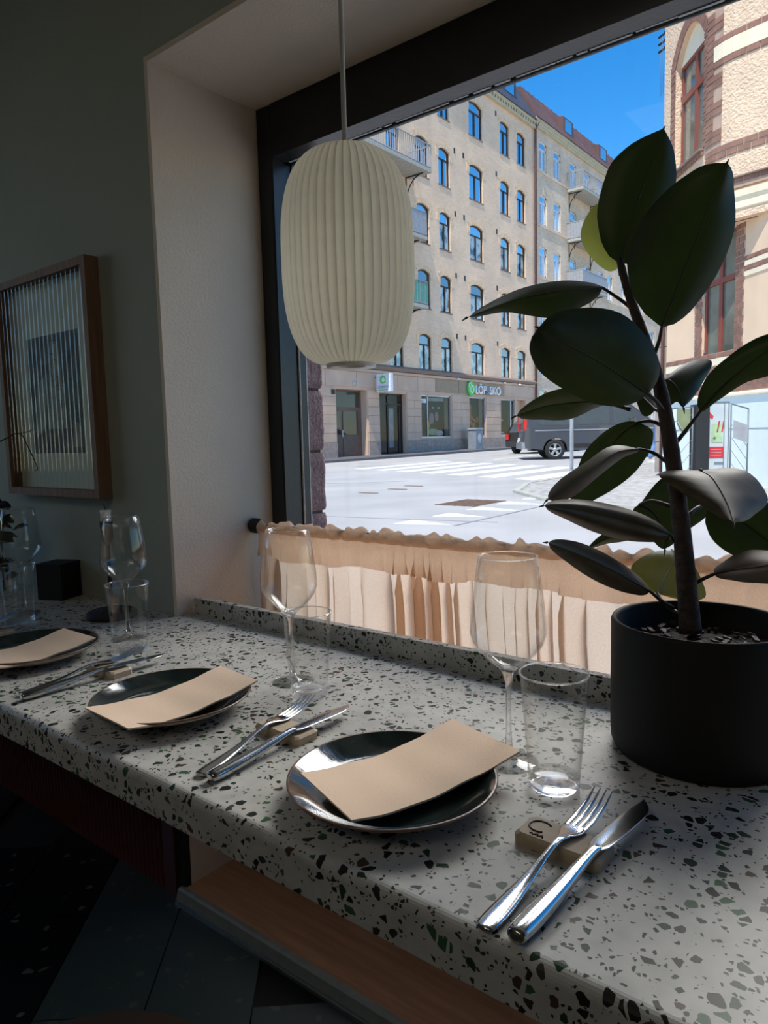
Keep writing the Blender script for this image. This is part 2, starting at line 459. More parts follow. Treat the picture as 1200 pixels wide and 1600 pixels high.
class MB:
    """collects shapes in world coordinates; build() links them as one mesh object"""
    def __init__(s):
        s.v = []
        s.f = []
        s.sm = []
    def add(s, verts, faces, smooth=False):
        b = len(s.v)
        s.v += [tuple(p) for p in verts]
        s.f += [tuple(i+b for i in f) for f in faces]
        s.sm += [smooth]*len(faces)
        return s
    def box(s, x0, x1, y0, y1, z0, z1):
        v = [(x, y, z) for z in (z0, z1) for y in (y0, y1) for x in (x0, x1)]
        return s.add(v, [(0, 2, 3, 1), (4, 5, 7, 6), (0, 1, 5, 4), (2, 6, 7, 3), (0, 4, 6, 2), (1, 3, 7, 5)])
    def obox(s, c, ax, ay, az):
        """box from centre and three half-axis vectors"""
        c, ax, ay, az = map(Vector, (c, ax, ay, az))
        v = [c+ax*i+ay*j+az*k for k in (-1, 1) for j in (-1, 1) for i in (-1, 1)]
        return s.add(v, [(0, 2, 3, 1), (4, 5, 7, 6), (0, 1, 5, 4), (2, 6, 7, 3), (0, 4, 6, 2), (1, 3, 7, 5)])
    def bbox(s, x0, x1, y0, y1, z0, z1, r):
        """box with chamfered vertical and top edges"""
        pts = [(x0+r, y0), (x1-r, y0), (x1, y0+r), (x1, y1-r), (x1-r, y1), (x0+r, y1), (x0, y1-r), (x0, y0+r)]
        cx, cy = (x0+x1)/2, (y0+y1)/2
        ins = [(x - r*0.7*(1 if x > cx else -1), y - r*0.7*(1 if y > cy else -1)) for x, y in pts]
        v = [(x, y, z0) for x, y in pts] + [(x, y, z1-r*0.7) for x, y in pts] + [(x, y, z1) for x, y in ins]
        f = [tuple(range(7, -1, -1)), tuple(range(16, 24))]
        for k in (0, 8):
            for i in range(8):
                j = (i+1) % 8
                f.append((k+i, k+j, k+8+j, k+8+i))
        return s.add(v, f)
    def prism(s, poly, d):
        """planar polygon (3d points) extruded by vector d"""
        d = Vector(d)
        n = len(poly)
        v = [Vector(p) for p in poly] + [Vector(p)+d for p in poly]
        f = [tuple(range(n-1, -1, -1)), tuple(range(n, 2*n))]
        f += [(i, (i+1) % n, n+(i+1) % n, n+i) for i in range(n)]
        return s.add(v, f)
    def poly(s, pts):
        return s.add(pts, [tuple(range(len(pts)))])
    def lathe(s, prof, n=48, c=(0, 0, 0), smooth=True, cap=False):
        v = []
        for r, z in prof:
            for i in range(n):
                a = 2*pi*i/n
                v.append((c[0]+r*cos(a), c[1]+r*sin(a), c[2]+z))
        f = []
        for k in range(len(prof)-1):
            for i in range(n):
                j = (i+1) % n
                f.append((k*n+i, k*n+j, (k+1)*n+j, (k+1)*n+i))
        s.add(v, f, smooth)
        if cap:
            s.add([v[i] for i in range(n)], [tuple(range(n-1, -1, -1))])
            s.add(v[-n:], [tuple(range(n))])
        return s
    def tube(s, path, rad, n=8, smooth=True, caps=True):
        P = [Vector(p) for p in path]
        R = rad if isinstance(rad, (list, tuple)) else [rad]*len(P)
        v = []
        up = None
        for i, p in enumerate(P):
            t = (P[min(i+1, len(P)-1)] - P[max(i-1, 0)]).normalized()
            if up is None:
                up = Vector((0, 0, 1)) if abs(t.z) < 0.9 else Vector((1, 0, 0))
            a = t.cross(up).normalized()
            b = a.cross(t).normalized()
            up = b
            for k in range(n):
                an = 2*pi*k/n
                v.append(p + a*(R[i]*cos(an)) + b*(R[i]*sin(an)))
        f = []
        for i in range(len(P)-1):
            for k in range(n):
                j = (k+1) % n
                f.append((i*n+k, i*n+j, (i+1)*n+j, (i+1)*n+k))
        if caps:
            f.append(tuple(range(n-1, -1, -1)))
            f.append(tuple(range((len(P)-1)*n, len(P)*n)))
        return s.add(v, f, smooth)
    def grid(s, rows, smooth=True, closed=False):
        n = len(rows[0])
        v = [p for r in rows for p in r]
        f = []
        for i in range(len(rows)-1):
            for k in range(n if closed else n-1):
                j = (k+1) % n
                f.append((i*n+k, i*n+j, (i+1)*n+j, (i+1)*n+k))
        return s.add(v, f, smooth)
    def mesh(s, name, m, origin=(0, 0, 0)):
        o = Vector(origin)
        me = bpy.data.meshes.new(name)
        me.from_pydata([tuple(Vector(p)-o) for p in s.v], [], s.f)
        me.polygons.foreach_set('use_smooth', s.sm)
        me.materials.append(M[m] if isinstance(m, str) else m)
        me.update()
        return me
    def build(s, name, m, parent=None, loc=None):
        if parent is not None:
            org = WORLD[parent.name]
        else:
            org = Vector(loc) if loc else base_of(s.v)
        o = bpy.data.objects.new(name, s.mesh(name, m, org))
        COL.objects.link(o)
        if parent is not None:
            o.parent = parent
        else:
            o.location = org
        WORLD[o.name] = org.copy()
        return o

def base_of(v):
    xs, ys, zs = zip(*v)
    return Vector(((min(xs)+max(xs))/2, (min(ys)+max(ys))/2, min(zs)))

def tag(o, label=None, cat=None, group=None, kind=None):
    if label: o['label'] = label
    if cat: o['category'] = cat
    if group: o['group'] = group
    if kind: o['kind'] = kind
    return o

def empty(name, loc, label=None, cat=None, group=None, kind=None):
    o = bpy.data.objects.new(name, None)
    o.empty_display_size = 0.05
    COL.objects.link(o)
    o.location = loc
    WORLD[o.name] = Vector(loc)
    return tag(o, label, cat, group, kind)

def struct(name, mb, m, label, parent=None):
    o = mb.build(name, m, parent)
    if parent is None:
        o['kind'] = 'structure'
    if label:
        o['label'] = label
    return o

def share(name, me, parent, loc=(0, 0, 0), rot=(0, 0, 0), scale=(1, 1, 1)):
    """a part that shares mesh data; loc is in the parent's frame"""
    o = bpy.data.objects.new(name, me)
    COL.objects.link(o)
    o.parent = parent
    o.location = loc
    o.rotation_euler = rot
    o.scale = scale
    WORLD[o.name] = WORLD.get(parent.name, Vector((0, 0, 0)))
    return o

def copy_tree(o, parent=None, loc=None, rotz=None):
    c = o.copy()
    COL.objects.link(c)
    if parent is not None:
        c.parent = parent
    if loc is not None:
        c.location = loc
    if rotz is not None:
        c.rotation_euler = (0, 0, rotz)
    for ch in o.children:
        copy_tree(ch, c)
    return c

def cr(P, n):
    """Catmull-Rom through points, n samples"""
    P = [Vector(p) for p in P]
    E = [P[0]*2-P[1]] + P + [P[-1]*2-P[-2]]
    out = []
    for i in range(n):
        t = i/(n-1)*(len(P)-1)
        k = min(int(t), len(P)-2)
        u = t-k
        a, b, c, d = E[k:k+4]
        out.append(0.5*((2*b)+(c-a)*u+(2*a-5*b+4*c-d)*u*u+(3*b-a-3*c+d)*u**3))
    return out

def lerp(a, b, t):
    return a+(b-a)*t

def interp(x, tab):
    for (x0, y0), (x1, y1) in zip(tab, tab[1:]):
        if x <= x1:
            return lerp(y0, y1, 0 if x1 == x0 else max(0, (x-x0)/(x1-x0)))
    return tab[-1][1]

def text_mesh(body, size, depth, name, m, parent, mat4, shear=0.0, align='LEFT'):
    """lettering as a flat extruded mesh; mat4 places it in world space"""
    cu = bpy.data.curves.new(name, 'FONT')
    cu.body = body
    cu.size = size
    cu.extrude = depth
    cu.shear = shear
    cu.align_x = align
    t = bpy.data.objects.new(name+'_tmp', cu)
    COL.objects.link(t)
    dg = bpy.context.evaluated_depsgraph_get()
    me = bpy.data.meshes.new_from_object(t.evaluated_get(dg))
    bpy.data.objects.remove(t, do_unlink=True)
    me.name = name
    org = WORLD[parent.name]
    me.transform(Matrix.Translation(-org) @ mat4)
    me.materials.clear()
    me.materials.append(M[m])
    o = bpy.data.objects.new(name, me)
    COL.objects.link(o)
    o.parent = parent
    WORLD[o.name] = org.copy()
    return o

# ============================================================ THE ROOM
WX0, WX1 = -1.397, 1.75          # window niche, left and right reveal
WY = 0.967                       # room face of the window wall
FY = 1.271                       # face of the window frame
OY = 1.412                       # outer face of the wall
SOF = 1.925                      # soffit height
CT = 0.70                        # counter top

# window wall: greenish paint left of, above and right of the niche
mb = MB()
mb.box(-4.4, WX0-0.012, WY, OY, -0.1, 2.9)
struct('wall_front_left', mb, 'wall_green', 'grey green painted wall left of the window niche, framed picture on it')
mb = MB()
mb.box(WX0-0.012, WX1+0.012, WY, OY, SOF+0.012, 2.9)
struct('wall_front_top', mb, 'wall_green', 'grey green painted wall above the window niche')
mb = MB()
mb.box(WX1+0.012, 3.2, WY, OY, -0.1, 2.9)
struct('wall_front_right', mb, 'wall_green', 'grey green painted wall right of the window niche')
# reveal and soffit in pale plaster
mb = MB()
mb.box(WX0-0.012, WX0, WY-0.002, FY+0.09, 0.0, SOF+0.012)
struct('trim_1', mb, 'plaster', 'beige rough plaster reveal on the left of the window')
mb = MB()
mb.box(WX1, WX1+0.012, WY-0.002, FY+0.09, 0.0, SOF+0.012)
struct('trim_2', mb, 'plaster', 'beige rough plaster reveal on the right of the window')
mb = MB()
mb.box(WX0, WX1, WY-0.002, FY+0.09, SOF, SOF+0.012)
struct('trim_3', mb, 'plaster', 'grey plaster soffit above the window')
mb = MB()
mb.box(WX0, WX1, FY, OY, 0.0, 0.45)
struct('trim_4', mb, 'plaster', 'beige plaster wall below the window, behind the counter')
mb = MB()
mb.box(-4.4, 3.2, -3.6, OY, 2.9, 3.0)
struct('ceiling', mb, 'ceiling', 'pale ceiling of the room')
mb = MB()
mb.box(-4.4, 3.2, -3.7, -3.6, -0.1, 2.9)
struct('wall_back', mb, 'wall_green', 'grey green wall behind the camera')
mb = MB()
for b in ((-3.6, -1.2, -0.1, 2.9), (0.6, WY, -0.1, 2.9), (-1.2, 0.6, -0.1, 0.9), (-1.2, 0.6, 2.3, 2.9)):
    mb.box(-4.4, -4.3, b[0], b[1], b[2], b[3])
struct('wall_left', mb, 'wall_green', 'grey green side wall with a window, far left')
mb = MB()
mb.box(3.1, 3.2, -3.6, WY, -0.1, 2.9)
struct('wall_right', mb, 'wall_green', 'grey green side wall on the right, outside the frame')
w2 = empty('window_2', (-4.35, -0.3, 0.9), 'small side window in the far left wall', None, None, 'structure')
mb = MB()
for b in ((-1.2, -1.14, 0.9, 2.3), (0.54, 0.6, 0.9, 2.3), (-1.14, 0.54, 0.9, 0.96), (-1.14, 0.54, 2.24, 2.3), (-0.33, -0.27, 0.96, 2.24)):
    mb.box(-4.38, -4.32, b[0], b[1], b[2], b[3])
mb.build('window_frame', 'frame_black', w2)
mb = MB()
mb.box(-4.353, -4.347, -1.14, 0.54, 0.96, 2.24)
mb.build('pane', 'window_glass', w2)

# floor: diagonal terrazzo slabs laid on a dark bed
fl = empty('floor', (0, 0, -0.1), 'dark green terrazzo slab floor laid diagonally', None, None, 'structure')
mb = MB()
mb.box(-4.4, 3.2, -3.6, WY+0.3, -0.1, -0.012)
mb.build('floor_bed', 'grout', fl)
dU = Vector((0.665, -0.747, 0))       # along the joints
dV = Vector((0.747, 0.665, 0))        # across
tw, tl = 0.212, 0.62
P0 = Vector((-1.751, 1.009, 0))       # a point on the visible joint
tm = {}
for key in ('tile', 'tile_black'):
    b = MB()
    g = 0.0016
    pts = [dU*g+dV*g, dU*(tl-g)+dV*g, dU*(tl-g)+dV*(tw-g), dU*g+dV*(tw-g)]
    b.prism([p + Vector((0, 0, -0.012)) for p in pts], (0, 0, 0.012))
    tm[key] = b.mesh('tile', key)
for iv in range(-5, 6):
    for iu in range(-2, 5):
        c = P0 + dV*(iv*tw) + dU*(iu*tl + (0.31 if iv % 2 else 0.0))
        mid = c + dU*tl/2 + dV*tw/2
        if mid.y > 1.0 or mid.x < -3.2 or mid.x > 1.2 or mid.y < -1.2:
            continue
        share('tile', tm['tile_black' if iv < 0 else 'tile'], fl, c - Vector((0, 0, -0.1)))

# fluted oxblood panelling on the wall below the counter
fp = empty('fluted_panel', (-2.3, 0.945, 0.0), 'dark oxblood fluted wall panelling under the counter, left of the board', 'wall panel')
mb = MB()
mb.box(-3.4, -1.47, 0.952, 0.966, 0.0, 0.648)
mb.build('backing', 'oxblood', fp)
mb = MB()
mb.box(-1.47, -1.425, 0.938, 0.966, 0.0, 0.648)
mb.build('end_post', 'oxblood', fp)
mb = MB()
mb.box(-1.4245, -1.4, 0.945, 1.0, 0.0, 0.648)
mb.build('dark_return', 'black_matt', fp)
b = MB()
prof = [(0.0085*cos(a), -0.0095*sin(a)) for a in [pi*k/5 for k in range(6)]]
b.grid([[(x, y, z) for x, y in prof] for z in (0.0, 0.648)], smooth=True)
rib = b.mesh('rib', 'oxblood')
x = -1.48
while x > -3.3:
    share('rib', rib, fp, Vector((x, 0.953, 0.0)) - Vector((-2.3, 0.945, 0.0)))
    x -= 0.0195

# raised board floor inside the lower niche, aluminium nosing along its front
bd = empty('board_step', (-0.2, 1.1, 0.0), 'brown varnished board step under the counter with aluminium nosing', 'step')
mb = MB()
mb.box(WX0+0.001, 1.7, 0.948, FY-0.001, 0.0, 0.036)
mb.build('board', 'board_wood', bd)
mb = MB()
yz = [(0.946, 0.0365), (0.937, 0.0375), (0.932, 0.034), (0.9265, 0.012), (0.948, 0.012), (0.948, 0.0365)]
mb.prism([(-1.41, y, z) for y, z in yz], (3.1, 0, 0))
mb.build('nosing', 'nosing', bd)['label'] = 'aluminium nosing, its dark reflection painted grey'
mb = MB()
mb.prism([(-1.41, y, z) for y, z in [(0.9265, 0.0085), (0.923, 0.007), (0.922, 0.0), (0.948, 0.0), (0.948, 0.0118), (0.9275, 0.0118)]], (3.1, 0, 0))
mb.build('nosing_lip', 'aluminium', bd)

# the window itself
w1 = empty('window_1', (0, FY, 0.45), 'large shop window in a black painted wooden frame', None, None, 'structure')
mb = MB()
mb.bbox(WX0+0.0005, -1.344, FY, 1.337, 0.45, SOF-0.001, 0.004)
mb.build('left_stile', 'frame_black', w1)
mb = MB()
mb.bbox(1.70, WX1-0.0005, FY, 1.337, 0.45, SOF-0.001, 0.004)
mb.build('right_stile', 'frame_black', w1)
mb = MB()
mb.box(-1.343, 1.699, FY+0.0005, 1.3205, 1.800, SOF-0.001)
mb.build('head_rail', 'frame_black', w1)
mb = MB()
mb.box(-1.343, 1.699, FY+0.001, 1.337, 0.45, 0.53)
mb.build('bottom_rail', 'frame_black', w1)
mb = MB()
mb.box(-1.3438, -1.3405, 1.338, 1.362, 0.53, 1.83)
mb.build('sash_stile', 'frame_black', w1)
mb = MB()
mb.box(-1.331, 1.70, 1.346, 1.385, 1.826, 1.85)
mb.tube([(-1.34, 1.335, 1.8045), (1.70, 1.335, 1.8045)], 0.0085, 12)
mb.box(-1.335, 1.70, 1.322, 1.352, 1.808, 1.85)
mb.build('sash_rail', 'frame_green', w1)
mb = MB()
mb.box(-1.3438, -1.3385, 1.3375, 1.3395, 0.53, 1.795)
mb.build('putty_strip', 'bead', w1)
# flaked putty line under the head
mb = MB()
rnd = random.Random(5)
x = -1.335
while x < 0.3:
    w = rnd.uniform(0.02, 0.09)
    mb.box(x, x+w, 1.3207, 1.3245+rnd.uniform(0, 0.003), 1.7985+rnd.uniform(0, .001), 1.8095)
    x += w+rnd.uniform(0.001, 0.014)
mb.build('putty_flakes', 'bead', w1)['kind'] = 'stuff'
mb = MB()
mb.box(-1.331, 1.70, 1.362, 1.366, 0.53, 1.83)
mb.build('pane', 'window_glass', w1)
mb = MB()
mb.box(-1.345, -1.3395, 1.3625, 1.3655, 0.5, 1.83)
mb.build('outer_bead', 'bead', w1)

# rough red-brown stone quoins of the outer reveal
qn = empty('wall_outer', (-1.45, 1.42, -0.2), 'red brown rough stone reveal outside the window, left edge', None, None, 'structure')
mb = MB()
mb.box(-2.2, -1.352, OY+0.001, OY+0.006, -0.2, 3.0)
mb.box(-1.396, -1.349, 1.367, OY+0.004, -0.2, 3.0)
mb.build('mortar', 'mortar_red', qn)
def rough_block(x0, x1, y0, y1, z0, z1, seed):
    b = MB()
    n = 9
    rows = []
    face = []
    # front (+x) face and outer (+y) return, rounded at the arrises
    for k in range(15):
        z = lerp(z0, z1, k/14)
        ez = min(k, 14-k)
        ring = []
        for i in range(n):
            y = lerp(y0, y1, i/(n-1))
            ey = (n-1-i)
            d = 0.0
            if ez == 0: d += 0.005
            if ey == 0: d += 0.003
            w = noise.noise(Vector((y*60, z*45, seed)))*0.003
            ring.append(Vector((x1-d+w, y, z)))
        for i in range(1, 6):
            xx = lerp(x1, x0, i/5)
            w = noise.noise(Vector((xx*50, z*60, seed+9)))*0.0035
            ring.append(Vector((xx-0.006*(i == 1)*0, y1-(0.005 if ez == 0 else 0)+w, z)))
        rows.append(ring)
    b.grid(rows, smooth=True)
    m = len(rows[0])
    back = Vector((x0, y0, z0)), Vector((x0, y0, z1))
    b.add(list(rows[0])+[back[0]], [tuple(range(m, -1, -1))])
    b.add(list(rows[-1])+[back[1]], [tuple(range(m+1))])
    return b
zj = [0.08, 0.245, 0.41, 0.575, 0.74, 0.907, 1.072, 1.238, 1.404, 1.57, 1.736, 1.90, 2.06, 2.23]
for i, (a, b_) in enumerate(zip(zj, zj[1:])):
    rough_block(-1.42, -1.3405, 1.367, OY+0.014, a+0.004, b_-0.004, i*3.7).build('stone_block', 'stone_red', qn)

# ============================================================ COUNTER
ctr = empty('counter', (-0.7, 0.7, 0.65), 'speckled terrazzo counter top running along the window wall', 'counter')
mb = MB()
R = 0.011
# section of the front edge with an eased arris
sec = [(WY-0.0015, CT)] + [(0.46+R-R*sin(a), CT-R+R*cos(a)) for a in [pi/2*k/6 for k in range(7)]] + [(0.46, 0.652), (0.462, 0.65), (WY-0.0015, 0.65)]
mb.prism([(-3.4, y, z) for y, z in sec], (5.1, 0, 0))
mb.build('worktop', 'terrazzo', ctr)
mb = MB()
mb.box(WX0+0.0015, 1.70, WY-0.0015, 1.0245, 0.65, CT)
mb.build('worktop_inset', 'terrazzo', ctr)
mb = MB()
mb.bbox(-1.388, 1.70, 1.005, 1.0245, CT, CT+0.038, 0.002)
tag(mb.build('counter_upstand', 'terrazzo'), 'low terrazzo ledge strip standing along the back of the counter below the curtain', 'ledge')

# ============================================================ PICTURE
pic = empty('framed_picture', (-1.89, 0.955, 0.97), 'framed print behind reeded glass on the grey green wall', 'picture')
px0, px1, pz0, pz1 = -2.137, -1.645, 0.970, 1.559
fwid, y0, y1 = 0.02, 0.930, 0.9665
mb = MB(); mb.box(px0, px0+fwid, y0, y1, pz0, pz1); mb.build('frame_side', 'oak', pic)
mb = MB(); mb.box(px1-fwid, px1, y0, y1, pz0, pz1); mb.build('frame_side', 'oak', pic)
mb = MB(); mb.box(px0+fwid, px1-fwid, y0, y1, pz1-fwid, pz1); mb.build('frame_top', 'oak', pic)
mb = MB(); mb.box(px0+fwid, px1-fwid, y0, y1, pz0, pz0+fwid); mb.build('frame_bottom', 'oak', pic)
mb = MB(); mb.box(px0+fwid, px1-fwid, 0.962, 0.9655, pz0+fwid, pz1-fwid); paper = mb.build('mount', 'paper', pic)
# the print: a dark wash with a pale tower-like scribble (flat ink)
mb = MB(); mb.box(-2.03, -1.755, 0.9608, 0.962, 1.085, 1.40); pr = mb.build('print', 'ink', pic)
mb = MB()
mb.poly([(-1.935, 0.9604, 1.15), (-1.83, 0.9604, 1.15), (-1.855, 0.9604, 1.38), (-1.90, 0.9604, 1.38)])
mb.poly([(-2.0, 0.9604, 1.13), (-1.945, 0.9604, 1.16), (-1.93, 0.9604, 1.3), (-1.985, 0.9604, 1.27)])
mb.poly([(-1.81, 0.9604, 1.10), (-1.775, 0.9604, 1.10), (-1.77, 0.9604, 1.16), (-1.80, 0.9604, 1.17)])
mb.build('pale_wash', 'ink_pale', pr)
mb = MB()
rnd = random.Random(3)
for k in range(46):
    z = 1.14+rnd.random()*0.24
    x = -1.88+rnd.uniform(-0.045, 0.045)
    w, h = (rnd.uniform(0.008, 0.03), 0.0012) if k % 2 else (0.0012, rnd.uniform(0.008, 0.03))
    mb.box(x-w/2, x+w/2, 0.9600, 0.9603, z-h/2, z+h/2)
o = mb.build('ink_strokes', 'ink', pr); o['kind'] = 'stuff'
nre = 20
rows = []
for z in (pz0+fwid, pz1-fwid):
    r = []
    for i in range(nre*8+1):
        t = i/8
        r.append((lerp(px0+fwid, px1-fwid, i/(nre*8)), 0.940-0.0045*abs(sin(pi*t)), z))
    rows.append(r)
mb = MB(); mb.grid(rows, True)
mb.build('reeded_glass', 'reeded', pic)

# ============================================================ PENDANT LAMP
LC = Vector((-0.781, 0.90, 1.393))
lamp = empty('pendant_lamp', LC, 'cream pleated barrel pendant lamp hanging before the window', 'lamp')
Hh, Rm = 0.168, 0.106
def shade_r(t):                       # t from -1 (bottom) to 1 (top): barrel meridian
    a = abs(t)
    e = (1-a**2.9)**(1/2.2) if a < 1 else 0
    rb = 0.040 if t < 0 else 0.030
    return rb + (Rm-rb)*e
NL = 46
b = MB()
rows = []
for k in range(45):
    t = -1 + 2*k/44
    t = sin(t*pi/2)*0.55+t*0.45
    r = shade_r(t)
    da = 2*pi/NL
    row = []
    for j, (u, dr) in enumerate(((-0.54, -0.0062), (-0.44, 0.0004), (-0.15, 0.0020), (0.20, 0.0016), (0.43, -0.0004), (0.54, -0.0062))):
        a = u*da
        q = r+dr*(0.35+0.65*min(1, r/Rm))
        row.append((q*cos(a), q*sin(a), t*Hh))
    rows.append(row)
b.grid(rows, True)
lam = b.mesh('lamella', 'shade')
for i in range(NL):
    share('lamella', lam, lamp, (0, 0, 0), (0, 0, 2*pi*i/NL))
mb = MB()
mb.lathe([(0.024, -Hh-0.004), (0.040, -Hh-0.006), (0.0415, -Hh-0.001), (0.039, -Hh+0.004), (0.026, -Hh+0.006), (0.023, -Hh+0.002), (0.024, -Hh-0.004)], 40, LC)
mb.build('bottom_ring', 'shade_ring', lamp)
mb = MB()
mb.lathe([(0.0, Hh+0.001), (0.026, Hh+0.0), (0.031, Hh-0.003), (0.028, Hh-0.012), (0.0, Hh-0.014)], 32, LC)
mb.build('top_cap', 'shade_ring', lamp)
mb = MB()
mb.tube([LC+Vector((0, 0, Hh)), LC+Vector((0, 0, 1.49))], 0.0042, 10)
mb.build('cord', 'cord', lamp)
mb = MB()
mb.lathe([(0.0, 1.507), (0.05, 1.507), (0.05, 1.487), (0.008, 1.477), (0.0, 1.477)], 24, LC)
mb.build('ceiling_rose', 'shade_ring', lamp)
mb = MB()
mb.lathe([(0.012, Hh-0.014), (0.016, Hh-0.03), (0.016, Hh-0.075), (0.012, Hh-0.078)], 16, LC)
mb.lathe([(0.010, Hh-0.078), (0.028, Hh-0.11), (0.033, Hh-0.13), (0.026, Hh-0.152), (0.0, Hh-0.163)], 20, LC)
mb.build('bulb', 'shade_ring', lamp)

# ============================================================ CURTAIN AND ROD
RY, RZ = 1.205, 0.888
rod = empty('curtain_rod', (0.15, RY, RZ), 'black curtain rod with round end cap across the window', 'curtain rod')
mb = MB(); mb.tube([(WX0+0.02, RY, RZ), (WX1-0.02, RY, RZ)], 0.005, 12); mb.build('rod', 'black_matt', rod)
for xe, s_ in ((WX0+0.001, 1), (WX1-0.001, -1)):
    mb = MB()
    pr_ = [(0.0, 0.0), (0.017, 0.0), (0.0195, 0.004), (0.0195, 0.018), (0.016, 0.024), (0.0, 0.025)]
    rows = [[(xe+s_*h, RY+r*cos(a), RZ+r*sin(a)) for a in [2*pi*i/24 for i in range(25)]] for r, h in pr_]
    mb.grid(rows, True)
    mb.build('end_cap', 'black_matt', rod)
cur = empty('cafe_curtain', (0.15, RY, 0.50), 'sheer beige gathered cafe curtain on the rod across the lower window', 'curtain')
XA, XB = WX0+0.024, WX1-0.026
def ph(x):
    return x*92+3.0*sin(x*9.0+0.5)+1.6*sin(x*23+1.1)
def fold(x, z):
    """folds: tight at the rod, wider and deeper below; returns (dx, dy)"""
    g = max(0.0, min(1.0, (RZ-0.02-z)/0.10))
    a = sin(x*92+1.8*sin(x*11))*0.5+sin(x*171+2.2*sin(x*7+1))*0.4
    p = ph(x)+0.5*sin(z*14+x*5)*g
    q = 0.75+0.35*sin(x*13+0.7)
    return g*q*0.0165*sin(2*p+0.6), a*0.0042*(1-0.75*g)+(0.016*q*sin(p)+0.004*sin(x*140+z*6))*g
def sheet(zs, dy, zoff=None, nx=1500):
    rows = []
    for k, z in enumerate(zs):
        row = []
        for i in range(nx+1):
            x = lerp(XA+0.012, XB-0.012, i/nx)
            zz = z
            if zoff:
                zz += zoff(k, x)
            dx, dv = fold(x, zz)
            row.append((x+dx, RY+dy(k, x, zz)+dv, zz))
        rows.append(row)
    return rows
mb = MB()
zs = [RZ-0.002, RZ-0.014, RZ-0.03, RZ-0.05, RZ-0.07, RZ-0.09, RZ-0.12, RZ-0.17, RZ-0.23, RZ-0.30, RZ-0.37]
mb.grid(sheet(zs, lambda k, x, z: 0.0105), True)
mb.build('back_cloth', 'linen', cur)
mb = MB()
hem = lambda k, x: (0.004*sin(x*17)+0.003*sin(x*41)) if k >= 4 else 0
mb.grid(sheet([RZ-0.002, RZ-0.010, RZ-0.022, RZ-0.040, RZ-0.060, RZ-0.078], lambda k, x, z: -0.0100, hem), True)
mb.build('header_facing', 'linen', cur)
mb = MB()
# frilled top: a bunched loop of cloth standing above the rod
def frill(x):
    return 0.0135+0.0040*sin(x*66+1.9*sin(x*11))+0.0028*sin(x*143+2*sin(x*13))
rows = []
K = 16
for k in range(K+1):
    a = lerp(-0.5, pi+0.5, k/K)
    row = []
    for i in range(1501):
        x = lerp(XA+0.006, XB-0.006, i/1500)
        h = frill(x)
        w = sin(x*118+2.0*sin(x*17)+0.5*sin(a))
        bulge_ = 0.0125+0.0040*w*abs(sin(a))**0.5
        yy = RY-cos(a)*bulge_+fold(x, RZ)[1]
        zz = RZ-0.002+sin(a)*(h if sin(a) > 0 else 0.028)+0.0022*sin(x*190+a*1.5)*max(0, sin(a))
        row.append((x+0.0045*sin(a*2.2+x*70)*max(0, sin(a)), yy, zz))
    rows.append(row)
mb.grid(rows, True)
mb.build('frill', 'linen', cur)

# ============================================================ THE STREET
def gz(y):
    return 0.06+0.0095*y
M['asphalt'] = pbr('pale_asphalt', (0.415, 0.402, 0.392), 0.9, var=0.12, vscale=0.7, bump=0.25, bscale=60)
M['paving'] = pbr('pavement_slabs_painted_shade', (0.12, 0.115, 0.12), 0.9, var=0.15, vscale=2)  # dark tone paints the building's shadow strip into the slabs
M['cobble'] = pbr('pale_pavement', (0.40, 0.38, 0.36), 0.9, var=0.30, vscale=9, bump=0.5, bscale=25)
M['paint_white'] = pbr('road_paint', (0.78, 0.79, 0.80), 0.7, var=0.10, vscale=6)
M['iron'] = pbr('rusty_cast_iron', (0.16, 0.10, 0.07), 0.8, var=0.4, vscale=20)
M['tar'] = pbr('road_tar_seam', (0.24, 0.24, 0.25), 0.9)
M['brick_beige'] = brick_mat('beige_brick', (0.95, 0.67, 0.47), (0.86, 0.59, 0.40), (0.92, 0.69, 0.51), 1, 'Y')
M['brick_trim'] = pbr('beige_brick_arch', (0.86, 0.60, 0.38), 0.85, var=0.15, vscale=6)
M['brick_pale'] = brick_mat('weathered_pale_brick', (0.84, 0.65, 0.48), (0.68, 0.52, 0.38), (0.78, 0.62, 0.48), 1, 'Y')
M['base_stone'] = pbr('brown_render_base', (0.66, 0.46, 0.335), 0.85, var=0.10, vscale=1.2)
M['panel_stone'] = pbr('fascia_panel', (0.40, 0.285, 0.19), 0.7, var=0.10)
M['plinth_stone'] = pbr('granite_plinth', (0.46, 0.34, 0.27), 0.8, var=0.2, vscale=8)
M['cornice'] = pbr('brown_cornice_metal', (0.27, 0.19, 0.15), 0.6, var=0.15)
M['cornice_pale'] = pbr('pale_brick_cornice', (0.62, 0.52, 0.34), 0.8, var=0.12, vscale=4)
M['win_brown'] = pbr('dark_brown_window_frame', (0.045, 0.03, 0.025), 0.5)
M['win_white'] = pbr('white_window_frame', (0.72, 0.74, 0.76), 0.5)
def mirror_pane(name, dark, fac):
    """a window of an unlit room by day: mostly a mirror of the sky"""
    m, nt, out = newmat(name)
    d = nd(nt, 'ShaderNodeBsdfDiffuse')
    d.inputs[0].default_value = (*dark, 1)
    g = nd(nt, 'ShaderNodeBsdfGlossy')
    g.inputs['Roughness'].default_value = 0.02
    g.inputs[0].default_value = (0.9, 0.93, 0.95, 1)
    mx = nd(nt, 'ShaderNodeMixShader')
    mx.inputs[0].default_value = fac
    nt.links.new(d.outputs[0], mx.inputs[1])
    nt.links.new(g.outputs[0], mx.inputs[2])
    nt.links.new(mx.outputs[0], out.inputs[0])
    return m
M['pane_far'] = mirror_pane('far_window_pane', (0.03, 0.035, 0.04), 0.8)
M['pane_dim'] = mirror_pane('dim_upper_pane', (0.10, 0.11, 0.11), 0.35)
